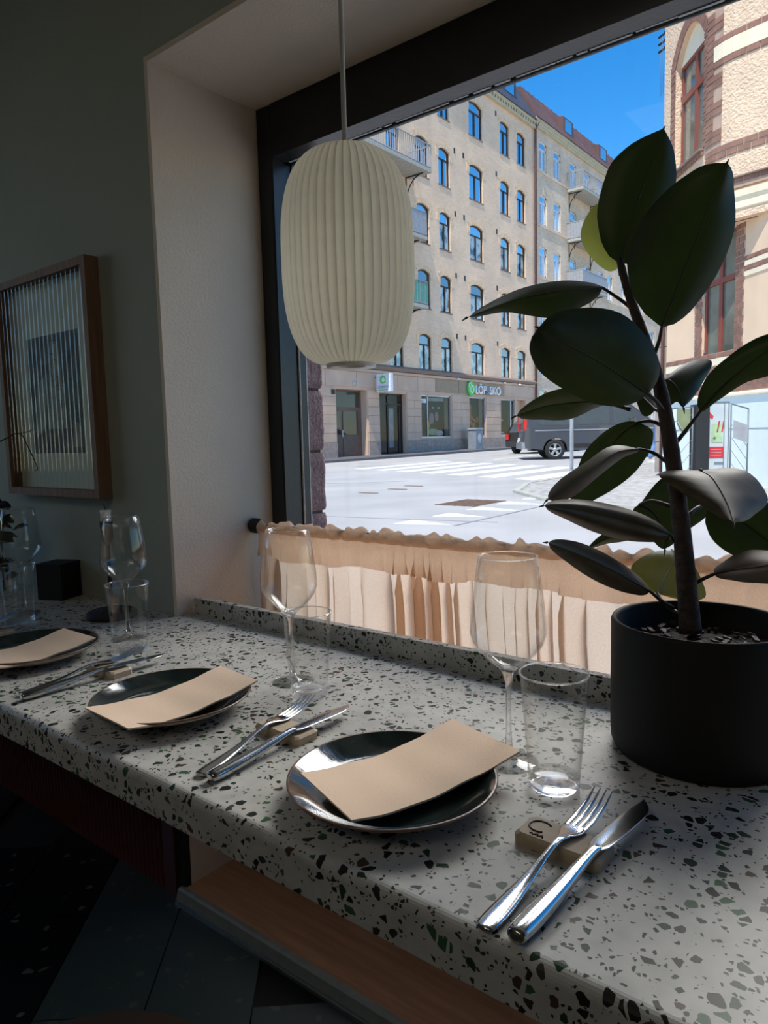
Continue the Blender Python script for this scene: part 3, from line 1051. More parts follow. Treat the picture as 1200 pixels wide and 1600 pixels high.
M['pane_pale_reflect'] = mirror_pane('lower_pane_blinds_and_painted_reflection', (0.5, 0.5, 0.42), 0.25)  # noise below paints pale reflections of houses opposite along with blinds
_nt = M['pane_pale_reflect'].node_tree
_n = nd(_nt, 'ShaderNodeTexNoise'); _n.inputs['Scale'].default_value = 2.2; _n.inputs['Detail'].default_value = 3
_tc = nd(_nt, 'ShaderNodeTexCoord'); _nt.links.new(_tc.outputs['Object'], _n.inputs['Vector'])
_r = ramp(_nt, [(0.40, (0.07, 0.075, 0.07)), (0.55, (0.62, 0.62, 0.52))]); _nt.links.new(_n.outputs['Fac'], _r.inputs[0])
_nt.links.new(_r.outputs[0], [k for k in _nt.nodes if k.type == 'BSDF_DIFFUSE'][0].inputs[0])
M['pane_door'] = mirror_pane('entrance_door_pane', (0.05, 0.045, 0.04), 0.06)
M['blind'] = pbr('white_blind', (0.55, 0.53, 0.50), 0.8, var=0.2, vscale=4)
M['roof_dark'] = pbr('dark_standing_seam_roof', (0.075, 0.065, 0.075), 0.5, var=0.2, vscale=1)
M['roof_red'] = pbr('rusty_red_metal_roof', (0.15, 0.075, 0.062), 0.55, var=0.2, vscale=1)
M['pipe_red'] = pbr('red_brown_downpipe', (0.16, 0.07, 0.055), 0.5)
M['balcony_grey'] = pbr('grey_balcony_rail', (0.36, 0.36, 0.38), 0.5)
M['balcony_green'] = pbr('green_balcony_screen', (0.10, 0.32, 0.24), 0.6)
M['concrete'] = pbr('balcony_concrete', (0.46, 0.44, 0.38), 0.85, var=0.12)
M['wrought'] = pbr('wrought_iron', (0.015, 0.014, 0.016), 0.5)
M['door_brown'] = pbr('brown_wooden_door', (0.16, 0.095, 0.07), 0.5, var=0.2, vscale=5)
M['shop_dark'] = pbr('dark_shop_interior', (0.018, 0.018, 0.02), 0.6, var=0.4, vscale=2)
M['shop_glass'] = thin_glass('shop_glass', (0.80, 0.83, 0.85), 0.02, 0.14)
M['sign_white'] = pbr('white_sign_face', (0.74, 0.78, 0.86), 0.5)
M['sign_green'] = pbr('green_sign', (0.10, 0.62, 0.10), 0.45)
M['sign_grey'] = pbr('blue_grey_sign_letter', (0.22, 0.27, 0.38), 0.5)
M['letter_white'] = pbr('white_sign_letter', (0.85, 0.86, 0.88), 0.5)
M['orange'] = pbr('poster_orange', (0.62, 0.16, 0.07), 0.6, var=0.3, vscale=6)
M['pink'] = pbr('poster_pink', (0.50, 0.26, 0.26), 0.6)
M['yellow'] = pbr('poster_yellow', (0.65, 0.38, 0.06), 0.6)
M['lime'] = pbr('display_pale_green', (0.42, 0.58, 0.32), 0.6, var=0.2)
M['red'] = pbr('poster_red', (0.62, 0.03, 0.04), 0.5)
M['bin_grey'] = pbr('grey_litter_bin', (0.26, 0.28, 0.31), 0.5)
M['van'] = pbr('dark_grey_van_paint', (0.060, 0.066, 0.080), 0.28, var=0.05, coat=0.6)
M['car_black'] = pbr('black_car_paint', (0.012, 0.012, 0.014), 0.2, coat=0.8)
M['rubber'] = pbr('tyre_rubber', (0.02, 0.02, 0.02), 0.85)
M['alloy'] = pbr('alloy_wheel', (0.50, 0.51, 0.53), 0.35, metal=0.7)
M['tail_red'] = pbr('red_tail_light', (0.60, 0.03, 0.02), 0.25)
M['car_glass'] = pbr('tinted_car_glass', (0.06, 0.08, 0.09), 0.05, var=0.1, coat=1.0)
M['chrome'] = pbr('pale_trim_strip', (0.42, 0.44, 0.48), 0.3, metal=0.6)
M['pole'] = pbr('galvanised_pole', (0.50, 0.53, 0.56), 0.45, metal=0.3)
M['denim'] = pbr('light_blue_denim', (0.16, 0.29, 0.55), 0.85, var=0.15, vscale=20)
M['shirt'] = pbr('pale_grey_jacket', (0.42, 0.42, 0.46), 0.85)
M['skin'] = pbr('skin', (0.48, 0.28, 0.20), 0.6)
M['hair'] = pbr('brown_hair', (0.05, 0.03, 0.02), 0.7)
M['shoe'] = pbr('pale_trainer', (0.62, 0.60, 0.55), 0.7)
M['stucco'] = pbr('apricot_rough_render', (0.86, 0.61, 0.42), 0.9, var=0.07, vscale=3, bump=1.0, bscale=24, bdist=0.03)
M['stucco_smooth'] = pbr('apricot_smooth_render', (0.86, 0.61, 0.41), 0.9, var=0.05, vscale=2)
M['cream'] = pbr('cream_render_band', (0.93, 0.79, 0.57), 0.85, var=0.04)
M['brick_brown'] = pbr('brown_red_brick', (0.30, 0.150, 0.108), 0.8, var=0.25, vscale=5)
M['brick_mortar'] = pbr('pale_brick_mortar', (0.50, 0.34, 0.25), 0.9)
M['win_red'] = pbr('red_brown_window_frame', (0.26, 0.065, 0.045), 0.5)
M['pane_room'] = pbr('window_pane_grey_green', (0.13, 0.15, 0.12), 0.04, var=0.35, vscale=2, coat=0.7)
M['white_base'] = pbr('white_painted_base', (0.80, 0.87, 0.85), 0.8, var=0.03)
M['granite'] = pbr('black_speckled_granite', (0.016, 0.016, 0.018), 0.5, var=0.9, vscale=110)
M['steel_grey'] = pbr('grey_steel_frame', (0.16, 0.19, 0.21), 0.5)
M['board_white'] = pbr('white_poster_board', (0.55, 0.60, 0.60), 0.6, var=0.06)
M['olive'] = pbr('olive_pennant', (0.24, 0.27, 0.14), 0.8)
M['far_grey'] = pbr('distant_grey_stone', (0.34, 0.29, 0.26), 0.85)

street = empty('street', (-6, 10, 0), 'pale sunlit asphalt street with crossing stripes and give-way triangles', None, None, 'structure')
mb = MB()
mb.add([(-60, 1.46, gz(1.46)-0.02), (25, 1.46, gz(1.46)-0.02), (25, 110, gz(110)-0.02), (-60, 110, gz(110)-0.02),
        (-60, 1.46, gz(1.46)), (25, 1.46, gz(1.46)), (25, 110, gz(110)), (-60, 110, gz(110))],
       [(3, 2, 1, 0), (4, 5, 6, 7), (0, 1, 5, 4), (1, 2, 6, 5), (2, 3, 7, 6), (3, 0, 4, 7)])
mb.build('asphalt', 'asphalt', street)
def slab(poly, h, base=0.0):
    b = MB()
    n = len(poly)
    v = [(x, y, gz(y)+base) for x, y in poly] + [(x, y, gz(y)+base+h) for x, y in poly]
    f = [tuple(range(n-1, -1, -1)), tuple(range(n, 2*n))] + [(i, (i+1) % n, n+(i+1) % n, n+i) for i in range(n)]
    return b.add(v, f)
# zebra crossing: ten bars
for k in range(7):
    x = -6.95-1.18*k
    ya, yb = 13.4+0.50*k, 17.5+0.62*k
    slab([(x-0.30, ya+0.12), (x+0.30, ya-0.12), (x+0.36, yb-0.15), (x-0.24, yb+0.15)], 0.004).build('crossing_stripe', 'paint_white', street)
for k in range(5):
    y = 6.65+0.79*k
    slab([(-5.02, y-0.20), (-4.36, y), (-5.02, y+0.20)][::1], 0.004).build('give_way_triangle', 'paint_white', street)
slab([(-12.9, 22.4), (-12.75, 22.35), (-13.3, 28.0), (-13.45, 28.0)], 0.004).build('lane_line', 'paint_white', street)
for x, y in ((-8.1, 9.7), (-8.1, 10.55), (-8.27, 11.3)):
    slab([(x-0.2, y-0.05), (x+0.2, y-0.05), (x+0.2, y+0.05), (x-0.2, y+0.05)], 0.006).build('valve_cover', 'iron', street)
for poly in ([(-9, 6.2), (-4.0, 7.05), (-4.0, 7.08), (-9, 6.23)], [(-14, 8.6), (-9.2, 12.4), (-9.2, 12.44), (-14, 8.64)], [(-4.3, 6.6), (-4.26, 6.6), (-4.3, 11.5), (-4.34, 11.5)]):
    slab(poly, 0.003).build('tar_seam', 'tar', street)
# tree grate set in the road
gr = empty('road_grate', (-5.4, 8.85, gz(8.85)), 'rusty iron grate set flat in the asphalt by the white triangles', 'grate')
for k in range(13):
    y = 8.42+k*0.068
    slab([(-5.76, y), (-5.14, y), (-5.14, y+0.03), (-5.76, y+0.03)], 0.008).build('bar', 'iron', gr)
for x in (-5.78, -5.62, -5.46, -5.30, -5.14):
    slab([(x, 8.40), (x+0.025, 8.40), (x+0.025, 9.30), (x, 9.30)], 0.0075).build('cross_bar', 'iron', gr)
# pavements
pv = empty('pavement', (-4, 11, gz(11)), 'pale cobbled pavement corner below the apricot building, right', None, None, 'structure')
slab([(-6.2, 12.2), (-5.6, 10.6), (-4.6, 9.6), (-3.2, 9.0), (12, 8.4), (12, 16), (-2, 24), (-6.4, 30)], 0.035).build('paving', 'cobble', pv)
kp = [(-6.5, 30), (-6.3, 12.2), (-5.68, 10.55), (-4.65, 9.5), (-3.22, 8.88), (12, 8.28)]
kq = [(-6.38, 30), (-6.18, 12.2), (-5.58, 10.62), (-4.58, 9.62), (-3.2, 9.0), (12, 8.4)]
for i in range(5):
    slab([kp[i], kp[i+1], kq[i+1], kq[i]], 0.045).build('kerb_stone', 'concrete', pv)
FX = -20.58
pf = empty('far_pavement', (FX+1.1, 45, gz(45)), 'pavement along the foot of the beige brick building, painted dark as its shadow', None, None, 'structure')
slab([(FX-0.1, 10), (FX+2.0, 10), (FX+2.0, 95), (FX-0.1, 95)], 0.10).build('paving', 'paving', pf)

# ------------------------------------------------------------ facade with cut openings, facing +x
def arch_top(y0, y1, z1, rise, n=6):
    return [(lerp(y0, y1, k/n), z1-rise+rise*(1-(2*k/n-1)**2)) for k in range(n+1)]
def facade(parent, name, m, x, ya, yb, za, zb, ops, depth):
    """ops: (y0, y1, z0, z1, rise)"""
    b = MB()
    ys = sorted({ya, yb} | {o[0] for o in ops} | {o[1] for o in ops})
    zs = sorted({za, zb} | {o[2] for o in ops} | {o[3] for o in ops})
    for i in range(len(ys)-1):
        run = None
        for k in range(len(zs)-1):
            cy, cz = (ys[i]+ys[i+1])/2, (zs[k]+zs[k+1])/2
            hole = any(o[0] < cy < o[1] and o[2] < cz < o[3] for o in ops)
            if not hole:
                b.poly([(x, ys[i], zs[k]), (x, ys[i+1], zs[k]), (x, ys[i+1], zs[k+1]), (x, ys[i], zs[k+1])])
    for y0, y1, z0, z1, rise in ops:
        top = arch_top(y0, y1, z1, rise) if rise else [(y0, z1), (y1, z1)]
        if rise:
            h = len(top)//2
            b.poly([(x, y0, z1)] + [(x, y, z) for y, z in top[:h+1]][::1])
            b.poly([(x, y1, z1)] + [(x, y, z) for y, z in top[h:]][::-1])
        ring = [(y0, z0)] + top + [(y1, z0)]
        for (a, c), (d, e) in zip(ring, ring[1:]+ring[:1]):
            b.poly([(x, a, c), (x-depth, a, c), (x-depth, d, e), (x, d, e)])
    b.box(x-depth-6.0, x-depth-0.12, ya, yb, za, zb)
    return b.build(name, m, parent)
def window_pair(parent, x, y0, y1, z0, z1, rise, m, wid=0.07, mull=True, tr=0.70, lower='pane_far', upper='pane_far'):
    """frame with a mullion and a transom, and its panes as sub-parts"""
    b = MB()
    X0, X1 = x-0.06, x
    b.box(X0, X1, y0, y0+wid, z0, z1-rise*0.3)
    b.box(X0, X1, y1-wid, y1, z0, z1-rise*0.3)
    b.box(X0, X1, y0, y1, z0, z0+wid)
    zt = lerp(z0, z1, tr)
    b.box(X0, X1, y0, y1, zt-wid*0.5, zt+wid*0.5)
    if mull:
        ym = (y0+y1)/2
        b.box(X0, X1+0.01, ym-wid*0.55, ym+wid*0.55, z0, zt)
    if rise:
        top = arch_top(y0, y1, z1, rise)
        low = [(y, z-wid) for y, z in top]
        for (a, c), (d, e), (f, g), (h, k) in zip(top, top[1:], low, low[1:]):
            b.prism([(X0, a, c), (X0, d, e), (X0, h, k), (X0, f, g)], (X1-X0, 0, 0))
    else:
        b.box(X0, X1, y0, y1, z1-wid, z1)
    fr = b.build('window', m, parent)
    p = MB()
    ym = (y0+y1)/2
    spans = [(y0+wid*0.5, ym), (ym, y1-wid*0.5)] if mull else [(y0+wid*.5, y1-wid*.5)]
    for a, c in spans:
        q = MB(); q.box(X0+0.01, X0+0.02, a, c, z0+wid*0.5, zt); q.build('pane', lower, fr)
    if rise:
        q = MB(); q.prism([(X0+0.01, y, z) for y, z in [(y0, zt)]+arch_top(y0, y1, z1, rise)+[(y1, zt)]], (0.01, 0, 0)); q.build('pane', upper, fr)
    else:
        q = MB(); q.box(X0+0.01, X0+0.02, y0, y1, zt, z1); q.build('pane', 'pane_far', fr)
    return fr

ab = empty('apartment_building', (FX, 31, gz(31)), 'five storey beige brick apartment building with arched windows above shops', 'building')
rowsz = [(4.47, 6.24), (7.49, 9.34), (10.60, 12.45), (13.74, 15.57), (17.0, 18.78)]
cols = [(20.2, 21.3), (22.4, 23.5), (24.4, 25.45), (26.5, 27.55), (28.82, 29.88), (30.78, 31.78), (33.68, 35.06), (37.0, 38.06), (38.98, 40.03)]
ops = [(y0, y1, z0, z1, 0.16) for y0, y1 in cols for z0, z1 in rowsz]
facade(ab, 'brick_wall', 'brick_beige', FX, 12.0, 41.15, 4.32, 19.5, ops, 0.14)
for (y0, y1, z0, z1, rise) in ops:
    window_pair(ab, FX-0.07, y0, y1, z0, z1, rise, 'win_brown', lower='pane_pale_reflect' if z0 < 11 else 'pane_far', upper='pane_dim' if z0 < 9 else 'pane_far')
    # segmental brick arch, slightly proud, with short legs
    b = MB()
    outer = arch_top(y0-0.24, y1+0.24, z1+0.24, rise+0.04)
    inner = arch_top(y0, y1, z1, rise)
    for (a, c), (d, e), (f, g), (h, k) in zip(outer, outer[1:], inner, inner[1:]):
        b.prism([(FX, a, c), (FX, d, e), (FX, h, k), (FX, f, g)], (0.02, 0, 0))
    b.box(FX, FX+0.018, y0-0.24, y0, z1-rise-0.35, z1-rise+0.05)
    b.box(FX, FX+0.018, y1, y1+0.24, z1-rise-0.35, z1-rise+0.05)
    b.build('brick_arch', 'brick_trim', ab)
    b = MB()
    b.box(FX-0.14, FX+0.03, y0-0.06, y1+0.06, z0-0.06, z0-0.005)
    b.build('sill', 'cornice', ab)
# small vent slots between the floors
for z0, z1 in rowsz:
    for y in (32.25, 33.1, 36.55):
        b = MB(); b.box(FX, FX+0.02, y-0.06, y+0.06, z1+0.02, z1+0.28); b.build('vent', 'wrought', ab)
# eaves cornice with dentils, dark mansard with dormer
b = MB()
b.box(FX, FX+0.18, 12, 41.15, 19.5, 19.62)
b.box(FX, FX+0.22, 12, 41.15, 19.78, 19.95)
b.build('eaves_cornice', 'cornice_pale', ab)
b = MB()
y = 30.0
while y < 41.0:
    b.box(FX, FX+0.19, y, y+0.14, 19.62, 19.78)
    y += 0.30
o = b.build('dentils', 'cornice_pale', ab); o['kind'] = 'stuff'
b = MB()
b.prism([(FX+0.30, 12, 19.95), (FX-1.1, 12, 22.3), (FX-6, 12, 22.6), (FX-6, 12, 19.95)], (0, 29.1, 0))
b.build('roof', 'roof_dark', ab)
for yd in (37.6, 33.0):
    b = MB(); b.prism([(FX-0.10, yd, 20.5), (FX-0.10, yd, 21.55), (FX-1.2, yd, 21.75), (FX-1.2, yd, 20.5)], (0, 1.5, 0)); d = b.build('dormer', 'roof_dark', ab)
    b = MB(); b.box(FX-0.10, FX-0.085, yd+0.25, yd+1.25, 20.68, 21.4); b.build('pane', 'pane_far', d)
b = MB(); b.box(FX-1.4, FX-0.9, 39.3, 39.9, 22.2, 22.75); b.build('chimney', 'concrete', ab)
# red brown downpipe between the two houses
b = MB(); b.tube([(FX+0.13, 41.15, 0.5), (FX+0.13, 41.15, 19.5), (FX+0.36, 41.15, 19.85)], 0.075, 10); b.build('downpipe', 'pipe_red', ab)
# left balconies with bars, slab and iron brackets
def balcony(parent, y0, y1, z, depth, x, railh, bars, m, screen=None):
    b = MB(); b.box(x, x+depth, y0, y1, z-0.16, z); bal = b.build('balcony', 'concrete', parent)
    b = MB()
    for zz in (z+0.06, z+railh):
        b.tube([(x, y0+0.03, zz), (x+depth-0.03, y0+0.03, zz), (x+depth-0.03, y1-0.03, zz), (x, y1-0.03, zz)], 0.028, 6)
    b.build('handrail', 'balcony_grey', bal)
    if screen:
        b = MB()
        b.box(x+depth-0.04, x+depth-0.02, y0+0.05, y1-0.05, z+0.08, z+railh-0.05)
        b.box(x, x+depth, y1-0.05, y1-0.03, z+0.08, z+railh-0.05)
        b.box(x, x+depth, y0+0.03, y0+0.05, z+0.08, z+railh-0.05)
        b.build('screen', screen, bal)
    n = int((y1-y0)/bars)
    for k in range(n+1):
        b = MB(); yy = lerp(y0+0.03, y1-0.03, k/n); b.box(x+depth-0.045, x+depth-0.015, yy-0.012, yy+0.012, z+0.06, z+railh); b.build('bar', m, bal)
    n = int(depth/bars)
    for ye in (y0+0.03, y1-0.03):
        for k in range(n):
            b = MB(); xx = lerp(x+0.04, x+depth-0.05, k/n); b.box(xx-0.012, xx+0.012, ye-0.015, ye+0.015, z+0.06, z+railh); b.build('bar', m, bal)
    for ye in (y0+0.35, y1-0.35):
        b = MB()
        b.tube([(x, ye, z-0.18), (x+depth*0.8, ye, z-0.18)], 0.03, 6)
        b.tube([(x+0.02, ye, z-1.35), (x+0.02, ye, z-0.18)], 0.03, 6)
        b.tube([(x+0.02+depth*0.75*(1-cos(a)), ye, z-1.35+1.17*sin(a)) for a in [pi/2*k/8 for k in range(9)]], 0.028, 6)
        b.tube([(x+depth*0.35, ye, z-0.18), (x+depth*0.35, ye, z-0.62)], 0.018, 6)
        b.build('bracket', 'wrought', bal)
    return bal
for z, s_ in ((13.45, 'balcony_grey'), (10.35, None), (7.25, 'balcony_green')):
    balcony(ab, 22.2, 28.35 if z > 13 else 27.9, z, 1.25, FX, 1.05, 0.16 if z > 13 else 0.2, 'balcony_grey', None if z > 13 else s_ or 'balcony_grey')
# ground floor
gops = [(22.66, 24.72, 0.30, 3.30, 0), (25.62, 27.64, 0.32, 3.22, 0), (28.93, 31.60, 1.12, 3.25, 0), (33.42, 35.12, 1.12, 3.28, 0), (36.87, 38.58, 1.14, 3.26, 0), (38.85, 39.9, 0.5, 3.26, 0)]
facade(ab, 'shop_wall', 'base_stone', FX, 12.0, 41.15, 0.1, 4.32, gops, 0.45)
b = MB()
b.prism([(FX, 12, 4.22), (FX+0.12, 12, 4.26), (FX+0.20, 12, 4.36), (FX+0.20, 12, 4.40), (FX, 12, 4.52)], (0, 29.15, 0))
b.build('string_course', 'cornice', ab)
b = MB(); b.box(FX, FX+0.09, 12, 41.1, 4.10, 4.22); b.build('moulding', 'base_stone', ab)
piers = [(20.6, 22.62), (24.76, 25.58), (27.68, 28.89), (31.64, 33.38), (35.16, 36.83), (39.94, 41.05)]
for a, c in piers:
    n = 6
    for k in range(n):
        z0, z1 = lerp(1.02, 3.34, k/n), lerp(1.02, 3.34, (k+1)/n)
        cuts = [a, c] if c-a < 1.0 or k % 2 else [a, (a+c)/2, c]
        for u, v in zip(cuts, cuts[1:]):
            b = MB(); b.box(FX, FX+0.035, u+0.012, v-0.012, z0+0.014, z1-0.014); b.build('stone_course', 'base_stone', ab)
    b = MB(); b.box(FX, FX+0.06, a, c, 0.2, 1.0); b.build('plinth_stone', 'plinth_stone', ab)
for a, c, m in ((20.6, 22.0, 0), (22.0, 24.0, 0), (24.0, 25.4, 0), (25.4, 27.0, 0), (27.0, 28.6, 0), (28.6, 30.12, 0), (30.14, 32.3, 1), (32.32, 37.2, 1), (37.22, 39.0, 0), (39.0, 41.0, 0)):
    b = MB(); b.box(FX, FX+0.035, a+0.012, c-0.012, 3.42, 4.08); b.build('lintel_panel', 'panel_stone' if m else 'base_stone', ab)
for a, c in ((28.93, 31.60), (33.42, 35.12), (36.87, 38.58)):
    b = MB(); b.box(FX, FX+0.05, a-0.05, c+0.05, 0.2, 1.06); b.build('plinth_stone', 'plinth_stone', ab)
# entrance door (two leaves with glass above)
dr = MB(); dr.box(FX-0.42, FX-0.36, 22.66, 24.72, 0.30, 3.30); dr = dr.build('door', 'door_brown', ab)
b = MB(); b.box(FX-0.36, FX-0.35, 22.75, 24.6, 2.55, 3.22); b.build('fanlight', 'pane_door', dr)
for a, c in ((22.78, 23.3), (23.45, 24.45)):
    b = MB(); b.box(FX-0.36, FX-0.335, a, c, 1.35, 2.38); b.build('glass_panel', 'pane_door', dr)
    b = MB(); b.box(FX-0.36, FX-0.33, a, c, 0.42, 1.2); b.build('wood_panel', 'door_brown', dr)
b = MB(); b.box(FX-0.33, FX-0.30, 23.35, 23.40, 1.25, 1.55); b.build('handle', 'alloy', dr)
# shop door
dr = MB()
for q in ((25.64, 25.72), (26.46, 26.54), (27.54, 27.62)):
    dr.box(FX-0.30, FX-0.22, q[0], q[1], 0.32, 3.22)
dr.box(FX-0.30, FX-0.22, 25.64, 27.62, 2.70, 2.78)
dr.box(FX-0.30, FX-0.22, 25.64, 27.62, 3.14, 3.22)
dr.box(FX-0.30, FX-0.22, 25.64, 27.62, 0.32, 0.42)
dr = dr.build('shop_door', 'win_brown', ab)
b = MB(); b.box(FX-0.27, FX-0.26, 25.7, 27.6, 0.40, 3.16); b.build('pane', 'shop_glass', dr)
b = MB(); b.box(FX-0.40, FX-0.36, 26.75, 27.1, 0.7, 2.55); b.build('inner_panel', 'blind', dr)
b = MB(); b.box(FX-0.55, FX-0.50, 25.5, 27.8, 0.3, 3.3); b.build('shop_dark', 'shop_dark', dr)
# display windows
def display(y0, y1, z0, z1, mulls):
    b = MB()
    for a, c in ((y0, y0+0.06), (y1-0.06, y1)) + tuple((q, q+0.06) for q in mulls):
        b.box(FX-0.14, FX-0.06, a, c, z0, z1)
    b.box(FX-0.14, FX-0.02, y0, y1, z0, z0+0.06)
    b.box(FX-0.14, FX-0.06, y0, y1, z1-0.06, z1)
    w = b.build('display_window', 'alloy', ab)
    b = MB(); b.box(FX-0.11, FX-0.10, y0, y1, z0, z1); b.build('pane', 'shop_glass', w)
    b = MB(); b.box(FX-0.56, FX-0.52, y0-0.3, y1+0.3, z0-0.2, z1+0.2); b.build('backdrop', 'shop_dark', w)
    return w
def disc(w, y, z, ry, rz, m, x=None, nm='poster_shape', n=14):
    b = MB(); b.prism([(FX-0.34 if x is None else x, y+ry*cos(2*pi*k/n), z+rz*sin(2*pi*k/n)) for k in range(n)], (0.02, 0, 0)); return b.build(nm, m, w)
w = display(28.93, 31.60, 1.12, 3.25, (29.5,))
disc(w, 29.95, 1.75, 0.16, 0.22, 'yellow'); disc(w, 30.25, 2.1, 0.22, 0.30, 'pink'); disc(w, 30.75, 2.2, 0.16, 0.24, 'pink', FX-0.36); disc(w, 30.3, 1.42, 0.55, 0.16, 'lime', FX-0.30); disc(w, 30.85, 1.36, 0.40, 0.14, 'blind', FX-0.28)
disc(w, 30.4, 2.65, 0.12, 0.05, 'blind'); disc(w, 30.9, 2.65, 0.12, 0.05, 'blind')
b = MB(); b.box(FX-0.3, FX-0.28, 29.6, 31.3, 2.98, 3.16); b.build('blind', 'blind', w)
b = MB(); b.box(FX-0.095, FX-0.09, 28.97, 29.45, 2.86, 3.05); lab = b.build('window_label', 'letter_white', w)
mF = lambda x, y, z: Matrix(((0, 0, 1, x), (1, 0, 0, y), (0, 1, 0, z), (0, 0, 0, 1)))   # lettering on a +x face, running along +y
text_mesh('asics', 0.17, 0.002, 'label_lettering', 'sign_grey', lab, mF(FX-0.086, 29.0, 2.90), 0.2)
w = display(33.42, 35.12, 1.12, 3.28, ())
for y, z, ry, rz in ((34.05, 2.75, .09, .14), (34.0, 2.45, .12, .22), (34.1, 2.05, .20, .30), (34.45, 2.0, .35, .11), (34.75, 2.08, .12, .14), (34.35, 1.78, .16, .2)):
    disc(w, y, z, ry, rz, 'orange')
disc(w, 33.75, 2.7, .14, .1, 'sign_white')
lg = disc(w, 33.72, 1.42, 0.17, 0.20, 'sign_green', FX-0.09, 'window_logo')
text_mesh('LÖP', 0.20, 0.003, 'window_lettering', 'letter_white', lg, mF(FX-0.088, 33.95, 1.46))
text_mesh('& SKO', 0.20, 0.003, 'window_lettering', 'yellow', lg, mF(FX-0.088, 33.95, 1.26))
w = display(36.87, 38.58, 1.14, 3.26, (38.1,))
disc(w, 37.2, 2.3, .13, .18, 'pink'); disc(w, 37.2, 1.9, .2, .25, 'orange'); disc(w, 37.55, 2.05, .16, .06, 'blind'); disc(w, 37.4, 1.32, .45, .07, 'blind')
dr = MB(); dr.box(FX-0.40, FX-0.36, 38.85, 39.9, 0.5, 3.26); dr.build('side_door', 'base_stone', ab)
b = MB(); b.tube([(FX+0.03, 23.82, 3.56), (FX+0.09, 23.82, 3.56)], 0.11, 16); b.build('door_lamp', 'blind', ab)
b = MB(); b.box(FX+0.04, FX+0.12, 22.35, 22.5, 3.05, 3.25); b.build('entry_camera', 'wrought', ab)
for y, z in ((32.0, 4.18), (37.0, 4.18), (38.8, 4.18)):
    b = MB(); b.tube([(FX+0.1, y, z), (FX+0.30, y, z-0.03)], 0.035, 8); b.build('spot_lamp', 'letter_white', ab)

# shop sign in raised letters with the green drop logo
sg = empty('shop_sign', (FX+0.06, 34.6, 3.5), 'raised white and grey letters with a green round logo above the shop window', 'sign')
def drop_logo(parent, x, y, z, s_, th, nm='logo'):
    pts = []
    for k in range(26):
        a = 2*pi*k/26
        r = 1.0 - 0.10*sin(a)
        yy, zz = cos(a)*0.82*r, sin(a)
        if zz < 0: yy *= (1-0.25*zz*zz)
        pts.append((x, y+yy*s_, z+zz*s_))
    b = MB(); b.prism(pts, (th, 0, 0)); lg = b.build(nm, 'sign_green', parent)
    for cy, cz, r in ((0.12, -0.10, 0.46), (-0.38, 0.42, 0.30)):
        b = MB()
        b.prism([(x+th, y+(cy+r*cos(2*pi*k/18))*s_, z+(cz+1.15*r*sin(2*pi*k/18))*s_) for k in range(18)], (0.012, 0, 0))
        c_ = b.build('logo_ring', 'letter_white', lg)
        b = MB()
        b.prism([(x+th+0.012, y+(cy+0.66*r*cos(2*pi*k/18))*s_, z+(cz+0.76*r*sin(2*pi*k/18))*s_) for k in range(18)], (0.008, 0, 0))
        b.build('logo_ring', 'sign_green', lg)
    return lg
drop_logo(sg, FX+0.05, 33.42, 3.72, 0.42, 0.10)
o1 = text_mesh('LÖP', 0.66, 0.04, 'lettering', 'letter_white', sg, mF(FX+0.09, 33.86, 3.46))
o2 = text_mesh('&', 0.58, 0.04, 'lettering', 'sign_grey', sg, mF(FX+0.09, 35.02, 3.46))
o3 = text_mesh('SKO', 0.66, 0.04, 'lettering', 'letter_white', sg, mF(FX+0.09, 35.42, 3.46))
for o in (o1, o3):
    o['label'] = 'white raised letters'
o2['label'] = 'dark blue grey ampersand'
# projecting box sign, faces look along the street
bs = empty('projecting_sign', (FX+0.55, 25.3, 3.3), 'white projecting box sign with a green logo beside the shop door', 'sign')
mb = MB(); mb.bbox(FX+0.18, FX+0.98, 25.18, 25.42, 3.22, 4.02, 0.02); box_ = mb.build('box', 'sign_white', bs)
mb = MB(); mb.tube([(FX, 25.3, 3.9), (FX+0.2, 25.3, 3.9)], 0.025, 6); mb.tube([(FX, 25.3, 3.3), (FX+0.2, 25.3, 3.3)], 0.025, 6); mb.build('arm', 'wrought', bs)
mN = lambda x, y, z: Matrix(((1, 0, 0, x), (0, 0, -1, y), (0, 1, 0, z), (0, 0, 0, 1)))   # lettering on a -y face
b = MB(); b.prism([(FX+0.57+0.17*cos(2*pi*k/20), 25.18, 3.76+0.19*sin(2*pi*k/20)) for k in range(20)], (0, -0.01, 0)); lg = b.build('logo', 'sign_green', bs)
b = MB(); b.prism([(FX+0.60+0.085*cos(2*pi*k/16), 25.17, 3.74+0.10*sin(2*pi*k/16)) for k in range(16)], (0, -0.006, 0)); b.build('logo_ring', 'sign_white', lg)
text_mesh('LÖP&SKO', 0.15, 0.003, 'lettering', 'sign_grey', bs, mN(FX+0.24, 25.172, 3.38))
b = MB(); b.box(FX+0.30, FX+0.86, 25.168, 25.175, 3.29, 3.32); b.build('lettering', 'sign_green', bs)
# litter bin
lb = empty('litter_bin', (FX+0.75, 33.0, gz(33)+0.1), 'grey metal litter bin on the pavement below the shop window', 'bin')
zb = gz(33)+0.10
mb = MB(); mb.bbox(FX+0.45, FX+0.95, 32.45, 33.25, zb, zb+1.0, 0.04); mb.build('body', 'bin_grey', lb)
mb = MB(); mb.bbox(FX+0.42, FX+0.98, 32.42, 33.28, zb+1.0, zb+1.10, 0.04); mb.build('lid', 'bin_grey', lb)
mb = MB(); mb.prism([(FX+0.955, 32.85+0.16*cos(2*pi*k/16), zb+0.55+0.25*sin(2*pi*k/16)) for k in range(16)], (0.01, 0, 0)); mb.build('sticker', 'blind', lb)

